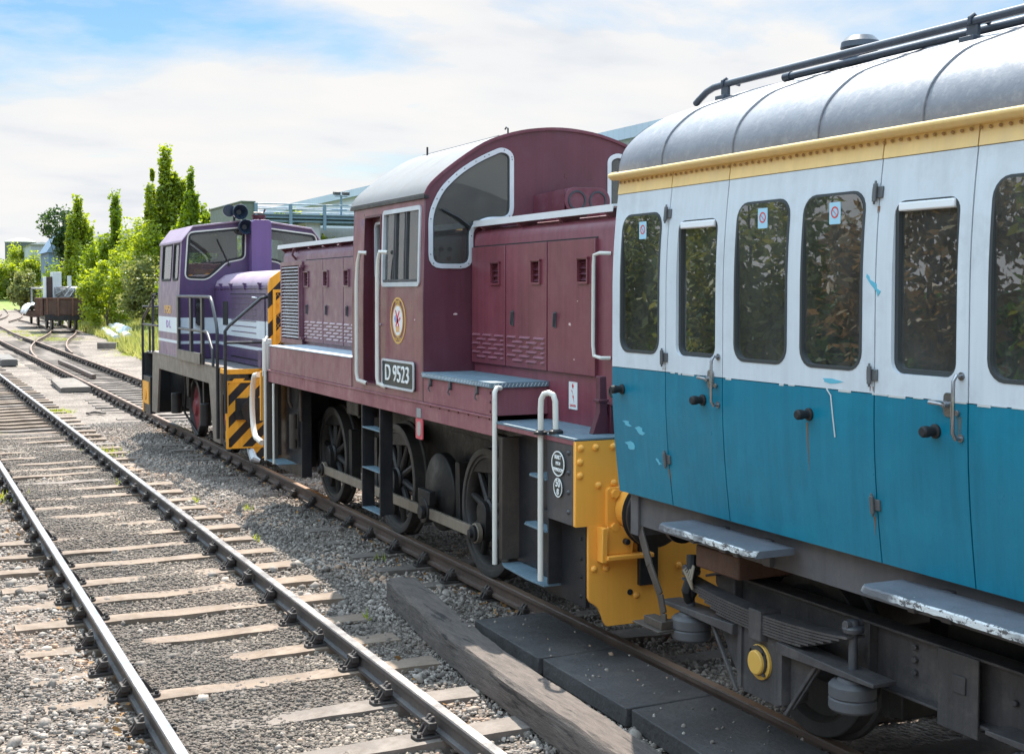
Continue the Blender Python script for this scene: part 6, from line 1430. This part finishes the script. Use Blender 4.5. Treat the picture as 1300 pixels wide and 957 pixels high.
# ================================================================== wagons
rustw = paint('wagon_rust', (.085, .045, .032), .75, var=.4, dust=(.15, .085, .055), bmp=.4)
w1 = root('open_wagon', 'rusty brown open wagon with ribbed body carrying grey machinery', 'wagon', (9.45, 90.5, .16))
m = MB(); x0, x1, y0, y1 = 8.12, 10.78, 88, 93.2
m.box(x0, x1, y0, y0 + .06, 1.10, 2.16); m.box(x0, x1, y1 - .06, y1, 1.10, 2.16); m.box(x0, x0 + .06, y0, y1, 1.10, 2.16); m.box(x1 - .06, x1, y0, y1, 1.10, 2.16); m.box(x0, x1, y0, y1, 1.08, 1.14); m.build('wagon_body', rustw, w1, bevel=.01)
m = MB()
for x in (8.35, 9.02, 9.9, 10.55): m.box(x - .05, x + .05, y0 - .06, y0, 1.05, 2.16)
for k in range(6): m.box(x0 - .06, x0, y0 + .15 + k * .95, y0 + .25 + k * .95, 1.05, 2.16)
m.box(x0 - .05, x1 + .05, y0 - .05, y0 + .08, 2.14, 2.22); m.box(x0 - .05, x0 + .08, y0, y1, 2.14, 2.22); m.build('body_rib', paint('rib_rust', (.14, .065, .04), .75, var=.4, dust=(.2, .12, .08)), w1, bevel=.008)
m = MB(); m.box(8.4, 10.5, y0 - .02, y1, .78, 1.08); m.box(8.2, 8.4, y0 - .25, y0, .75, 1.15); m.box(10.5, 10.7, y0 - .25, y0, .75, 1.15); m.build('underframe', greasy, w1)
for yc in (88.9, 92.2):
    for x in (8.72, 10.17):
        m = MB(); m.lathe((x, yc, .66), (1, 0, 0), [(-.07, 0), (-.07, .48), (-.03, .5), (.07, .5), (.07, 0)], 24); m.build('wheel', wheelm, w1)
for x in (8.55, 10.35):
    m = MB(); m.lathe((x, y0 - .02, .98), (0, -1, 0), [(0, .12), (.3, .1), (.3, .18), (.34, .18), (.34, 0)], 16); m.build('buffer', greasy, w1)
mach = root('scrap_machine', 'grey engine casing with tall white cabinet loaded in the rusty wagon', 'machine', (9, 90, 1.14))
m = MB(); m.box(8.38, 8.8, 89, 90.2, 1.2, 3.55); m.build('cabinet_side', paint('dark_rad', (.06, .035, .03), .7), mach)
m = MB(); m.box(8.34, 8.42, 88.9, 90.4, 1.2, 3.55); m.box(8.80, 9.34, 88.9, 90.4, 1.2, 3.85); m.build('cabinet', paint('cabinet_pale', (.52, .54, .55), .5, var=.15), mach, bevel=.02)
m = MB(); m.cyl((9.88, 89.5, 1.3), (9.88, 89.5, 3.62), .13); m.build('stack_pipe', paint('cabinet_pale', 0), mach)
m = MB(); m.cyl((8.9, 88.9, 2.55), (10.5, 89.1, 2.6), .36, n=12); m.box(9.0, 10.4, 88.6, 89.5, 1.3, 2.45); m.cyl((10.1, 88.5, 2.65), (10.6, 88.5, 2.7), .2)
for k in range(10): m.beam((8.8 + RNG.uniform(0, 1.5), 88.5, 2.2 + RNG.uniform(0, .7)), (8.9 + RNG.uniform(0, 1.5), 88.6, 2.2 + RNG.uniform(0, .8)), .08, .08)
m.build('engine_block', paint('engine_grey', (.22, .22, .23), .6, var=.4, dust=(.35, .30, .26)), mach, bevel=.02)
m = MB(); m.beam((9.45, 88.42, 2.3), (9.75, 88.42, 2.72), .06, .04); m.beam((9.45, 88.42, 2.3), (9.75, 88.42, 2.28), .06, .04); m.beam((9.75, 88.42, 2.28), (10.05, 88.42, 2.70), .06, .04); m.beam((9.75, 88.42, 2.72), (10.05, 88.42, 2.70), .06, .04); m.build('loose_frame', paint('cabinet_pale', 0), mach)
w2 = root('flat_wagon', 'low flat wagon behind the rusty one, heaped with white sheeting', 'wagon', (9.4, 103, .16))
m = MB(); m.box(8.1, 10.6, 99, 107, 1.0, 1.25); m.box(8.4, 10.3, 99, 107, .8, 1.0); m.build('wagon_floor', rustw, w2)
m = MB(); m.tube([(8.6, 101.5, 1.2), (8.6, 101.5, 2.85), (10.6, 101.5, 2.85), (10.6, 101.5, 1.2)], .09, 6); m.build('frame_hoop', paint('engine_grey', 0), w2)
for yc in (100.2, 105.8):
    for x in (8.9, 10.35): m = MB(); m.lathe((x, yc, .62), (1, 0, 0), [(-.07, 0), (-.07, .46), (.07, .46), (.07, 0)], 20); m.build('wheel', wheelm, w2)
m = MB(); rows = []
for i in range(16):
    rows.append([(7.95 + j * .17, 98.9 + i * .32, 1.25 + .55 * math.sin(math.pi * min(1, (j + .3) / 9)) * (.6 + .4 * math.sin(i * .9 + j * .4)) + RNG.uniform(-.09, .09) - (.22 if j == 0 else 0)) for j in range(10)])
m.strip(rows); o = m.build('white_sheeting', flat('sheeting_white', (.62, .62, .62), .6), smooth=40, solid=.03); tagit(o, 'crumpled white sheeting heaped on the flat wagon', 'sheeting')
# ================================================================== buildings and structures
def clad(name, c, pitch=1.0):
    m, nt, b = _nt(name); v = coords(nt); w = nt.nodes.new('ShaderNodeTexWave'); w.wave_type = 'BANDS'; w.bands_direction = 'Y'; w.inputs['Scale'].default_value = pitch; w.inputs['Distortion'].default_value = 0
    nt.links.new(v, w.inputs['Vector']); cc = ramp(nt, noise(nt, v, .15, 6, .6), [(.3, sc(c, .88)), (.7, sc(c, 1.08))]); cc = mixc(nt, ramp(nt, w.outputs['Fac'], [(.0, (.35,) * 3), (.12, (0, 0, 0))]), cc, sc(c, .75))
    nt.links.new(cc, b.inputs['Base Color']); b.inputs['Roughness'].default_value = .55; MAT[name] = m; return m
sh = root('warehouse', 'large pale blue grey warehouse whose long roof rises behind the locomotives', 'warehouse', (30, 80, 0))
m = MB(); m.prism([(30, 0), (30, 9.6), (45, 12.2), (60, 9.6), (60, 0)], 'y', 10, 119); m.build('wall', clad('cladding_blue_grey', (.44, .50, .60)), sh, smooth=0)
m = MB(); m.prism([(29.7, 9.45), (29.7, 9.98), (45, 12.6), (60.3, 9.98), (60.3, 9.45), (45, 12.15)], 'y', 9.7, 119.3); m.build('roof', clad('roof_sheet_grey', (.42, .50, .62), .6), sh, smooth=0)
m = MB()
for k in range(12): m.box(29.9, 30, 12 + k * 7.6, 14.2 + k * 7.6, 2.5, 5)
m.build('window', flat('far_window', (.05, .07, .09), .2), sh)
gb = MB(); gb.box(14.16, 14.72, 60, 66.8, 5.75, 6.70); gb.box(14.1, 14.78, 59.95, 66.85, 6.66, 6.72)
r = root('relay_cabin', 'dark green grey box cabin on legs beside the footbridge end', 'cabin', (14.4, 63, 0)); gb.build('cabin_body', paint('green_grey', (.12, .145, .12), .6, var=.12), r, bevel=.01)
m = MB(); 
for x in (14.25, 14.65):
    for y in (60.3, 66.4): m.box(x - .05, x + .05, y - .05, y + .05, -.1, 5.76)
m.build('leg', dgrey, r)
fb = root('footbridge', 'blue grey steel footbridge with tubular railing crossing behind the locomotives', 'footbridge', (20, 60, 0))
bluest = paint('blue_grey_steel', (.15, .22, .28), .5, var=.15)
m = MB(); m.box(14.9, 34, 60, 60.12, 5.80, 6.14); m.box(14.9, 34, 59.9, 60.15, 5.98, 6.02); m.box(14.9, 34, 59.9, 60.15, 6.13, 6.17); m.box(14.9, 34, 62.4, 62.5, 5.8, 6.14); m.box(14.9, 34, 60, 62.5, 5.9, 5.95); m.build('deck_girder', bluest, fb)
x = 14.78
while x < 34:
    m = MB(); m.box(x - .07, x + .07, 59.86, 59.98, 5.45, 6.64); m.build('railing_post', bluest, fb); x += 1.62
for z, nm in ((6.62, 0), (6.39, 0)): m = MB(); m.cyl((14.7, 59.92, z), (34, 59.92, z), .028, n=8); m.cyl((14.7, 62.5, z), (34, 62.5, z), .028, n=8); m.build('railing_tube', bluest, fb)
m = MB(); m.box(16.6, 40, 63, 64, 3, 5.72); m.box(17.2, 17.9, 60.2, 62.3, -.1, 5.8); m.box(27, 27.7, 60.2, 62.3, -.1, 5.8); m.build('concrete_pier', paint('pier_grey', (.40, .40, .42), .8), fb)
lp = root('floodlight_mast', 'thin mast with two floodlights standing on the footbridge', 'floodlight', (18.95, 60.3, 5.95)); m = MB(); m.cyl((18.95, 60.3, 5.95), (18.95, 60.3, 7.12), .05, n=10); m.box(18.65, 19.25, 60.27, 60.33, 7.06, 7.10); m.build('mast', bluest, lp)
for x in (18.73, 19.17): m = MB(); m.prism([(60.15, 7.12), (60.45, 7.16), (60.42, 7.30), (60.12, 7.27)], 'x', x - .15, x + .15); m.build('floodlight_head', dgrey, lp, bevel=.01)
P_ = [(x, 60.2, z) for x, z in ((0, 0),)]
for i, (x, n, h) in enumerate(((17.4, 160, .5), (16.6, 70, .3), (18.6, 60, .3), (19.1, 80, .8))):
    base_z = 6.15 if i < 3 else 5.0
    tree('shrub', ['yellow green weed bush growing by the footbridge railing', 'tiny weed at the cabin end of the footbridge deck', 'small weed growing between two footbridge posts', 'spiky yellow green plant beside the maroon cab'][i], x, 62.9, 5.7 if i < 3 else 4.4, [blob_pts(x, 62.9, base_z + .3 * h, .35, .3, h * .6, n, 10)], .10, lf_bright, .02, 'weeds growing by the footbridge', cat='shrub', limbs=4, ztrunk=.5)
tk = root('storage_tank', 'dark round tank with shallow pale dome beyond the bushes', 'tank', (21.6, 278, 0)); m = MB(); m.lathe((21.6, 278, 0), (0, 0, 1), [(0, 0), (0, 2.9), (12.3, 2.9), (12.3, 0)], 36); m.build('tank_shell', paint('tank_slate', (.075, .085, .10), .7, var=.1), tk)
m = MB(); m.lathe((21.6, 278, 12.3), (0, 0, 1), [(0, 3.0), (.2, 3.0), (.7, 1.5), (1.0, 0)], 36); m.build('tank_dome', paint('dome_pale', (.45, .43, .42), .6), tk)
for lab, x0, x1, y0, y1, z, c, rc, nm in (('small blue gabled shed behind the sparse tree', 16.4, 19.2, 170, 180, 7.4, (.10, .16, .24), (.12, .19, .28), 'blue_shed'), ('distant long warehouse with pale roof behind the column tree', 22.6, 36, 190, 220, 9.7, (.11, .12, .13), (.48, .44, .42), 'far_warehouse'), ('distant low blue building beyond the blue gabled shed', 14.0, 19.5, 240, 255, 6.4, (.20, .26, .36), (.45, .46, .48), 'far_office'), ('distant pale roofed building between tank and blue shed', 19.0, 22.4, 225, 240, 10.2, (.35, .38, .42), (.50, .50, .50), 'far_block')):
    r = root(nm, lab, 'building', ((x0 + x1) / 2, y0, 0)); m = MB(); m.box(x0, x1, y0, y1, 0, z); m.build('wall', paint(nm + '_wall', c, .7, var=.1), r)
    m = MB(); e = .3; m.prism([(x0 - e, z), (x1 + e, z), ((x0 + x1) / 2, z + (2.6 if nm == 'blue_shed' else 1.7 if nm == 'far_warehouse' else .4))], 'y', y0 - .4, y1); m.build('roof', paint(nm + '_roof', rc, .6, var=.08), r)
    m = MB(); nwin = int((x1 - x0) / 1.6)
    for k in range(nwin): m.box(x0 + .5 + 1.6 * k, x0 + 1.3 + 1.6 * k, y0 - .03, y0 + .1, z * .55, z * .75)
    m.build('window_row', flat('far_window', (.05, .07, .09), .2), r)
# ================================================================== sky, sun, camera
import mathutils
CLOUD, UPB, EXPO, SUNE = 4.15, 3.75, 1.2, 4.7
EL, AZ_ = R(55.4), R(24.0)          # sun height; bearing from +y towards +x
w = bpy.data.worlds.new('World'); bpy.context.scene.world = w; w.use_nodes = True; nt = w.node_tree; nt.nodes.clear()
out = nt.nodes.new('ShaderNodeOutputWorld'); bg = nt.nodes.new('ShaderNodeBackground'); sky = nt.nodes.new('ShaderNodeTexSky'); sky.sky_type = 'NISHITA'; sky.sun_disc = False
sky.sun_elevation = EL; sky.sun_rotation = AZ_; sky.altitude = 50; sky.air_density = 1.0; sky.dust_density = .8; sky.ozone_density = 2.0
bg.inputs['Strength'].default_value = .10
tc = nt.nodes.new('ShaderNodeTexCoord'); sx = nt.nodes.new('ShaderNodeSeparateXYZ'); nt.links.new(tc.outputs['Generated'], sx.inputs[0])
za = node(nt, 'ShaderNodeMath', op='MAXIMUM'); za.inputs[1].default_value = 0.0; nt.links.new(sx.outputs[2], za.inputs[0])
zb = node(nt, 'ShaderNodeMath', op='ADD'); zb.inputs[1].default_value = .16; nt.links.new(za.outputs[0], zb.inputs[0])
dx = node(nt, 'ShaderNodeMath', op='DIVIDE'); dy = node(nt, 'ShaderNodeMath', op='DIVIDE')
nt.links.new(sx.outputs[0], dx.inputs[0]); nt.links.new(zb.outputs[0], dx.inputs[1]); nt.links.new(sx.outputs[1], dy.inputs[0]); nt.links.new(zb.outputs[0], dy.inputs[1])
cv = nt.nodes.new('ShaderNodeCombineXYZ'); nt.links.new(dx.outputs[0], cv.inputs[0]); nt.links.new(dy.outputs[0], cv.inputs[1])
mp = nt.nodes.new('ShaderNodeMapping'); mp.inputs['Location'].default_value = (33.3, 21.2, 0); mp.inputs['Scale'].default_value = (.8, 1.0, 1); nt.links.new(cv.outputs[0], mp.inputs[0])
n1 = nt.nodes.new('ShaderNodeTexNoise'); n1.inputs['Scale'].default_value = .95; n1.inputs['Detail'].default_value = 9; n1.inputs['Roughness'].default_value = .56; n1.inputs['Distortion'].default_value = .35; nt.links.new(mp.outputs[0], n1.inputs['Vector'])
# cloud thins a little above the roofs, closes again higher up, out of view, brightened to fill shade
thin = ramp(nt, za.outputs[0], [(0, (0, 0, 0)), (.05, (.0,) * 3), (.10, (.05,) * 3), (.15, (.085,) * 3), (.19, (.185,) * 3), (.34, (.22,) * 3), (.5, (.1,) * 3)])
ad = node(nt, 'ShaderNodeMath', op='SUBTRACT'); nt.links.new(n1.outputs[0], ad.inputs[0]); nt.links.new(thin, ad.inputs[1])
cover = ramp(nt, ad.outputs[0], [(.235, (0, 0, 0)), (.31, (.5, .5, .5)), (.38, (1, 1, 1))])
n2 = nt.nodes.new('ShaderNodeTexNoise'); n2.inputs['Scale'].default_value = 2.2; n2.inputs['Detail'].default_value = 8; nt.links.new(mp.outputs[0], n2.inputs['Vector'])
K = CLOUD
cl = ramp(nt, n2.outputs[0], [(.34, (.83 , .865 , .92)), (.45, (.95, .96, .975)), (.58, (1.01, 1.0, .985))])
lv = nt.nodes.new('ShaderNodeMapRange'); lv.inputs[1].default_value = .24; lv.inputs[2].default_value = .62; lv.inputs[3].default_value = K; lv.inputs[4].default_value = K * UPB; nt.links.new(za.outputs[0], lv.inputs[0])
vm = nt.nodes.new('ShaderNodeVectorMath'); vm.operation = 'SCALE'; tint = mixc(nt, 1.0, cl, ramp(nt, za.outputs[0], [(.22, (1, 1, 1)), (.5, (.62, .82, 1.0))]), 'MULTIPLY'); nt.links.new(tint, vm.inputs[0]); nt.links.new(lv.outputs[0], vm.inputs['Scale'])
sat = nt.nodes.new('ShaderNodeHueSaturation'); sat.inputs['Saturation'].default_value = 1.4; sat.inputs['Value'].default_value = .56; sat.inputs['Hue'].default_value = .493; nt.links.new(sky.outputs[0], sat.inputs['Color'])
mixed = mixc(nt, cover, sat.outputs[0], vm.outputs[0])
nt.links.new(mixed, bg.inputs[0]); nt.links.new(bg.outputs[0], out.inputs[0])
s = bpy.data.lights.new('sun', 'SUN'); s.energy = SUNE; s.angle = R(.55); s.color = (1, .94, .84); so = bpy.data.objects.new('sun', s); col.objects.link(so)
d = Vector((math.sin(AZ_) * math.cos(EL), math.cos(AZ_) * math.cos(EL), math.sin(EL))); so.rotation_euler = (-d).to_track_quat('-Z', 'Y').to_euler(); so.location = d * 60
cam = bpy.data.cameras.new('camera'); co = bpy.data.objects.new('camera', cam); col.objects.link(co)
F = 1680.; p = math.atan(63 / F); a = math.atan(776 * math.cos(p) / F)
fw = Vector((math.sin(a) * math.cos(p), math.cos(a) * math.cos(p), -math.sin(p))); rt = Vector((math.cos(a), -math.sin(a), 0)); up = rt.cross(fw)
co.matrix_world = Matrix(((rt.x, up.x, -fw.x, 0), (rt.y, up.y, -fw.y, 0), (rt.z, up.z, -fw.z, HZ), (0, 0, 0, 1)))
cam.sensor_width = 36; cam.lens = F / 1300 * 36; cam.shift_y = -(478.5 - 434) / 1300; cam.clip_end = 3000; cam.clip_start = .1
bpy.context.scene.camera = co
sc_ = bpy.context.scene; sc_.view_settings.view_transform = 'Standard'; sc_.view_settings.look = 'None'; sc_.view_settings.gamma = 1; sc_.view_settings.exposure = EXPO; sc_.view_settings.use_curve_mapping = False
sc_.cycles.max_bounces = 6; sc_.cycles.transparent_max_bounces = 12; sc_.cycles.diffuse_bounces = 3; sc_.cycles.glossy_bounces = 3; sc_.cycles.use_denoising = True
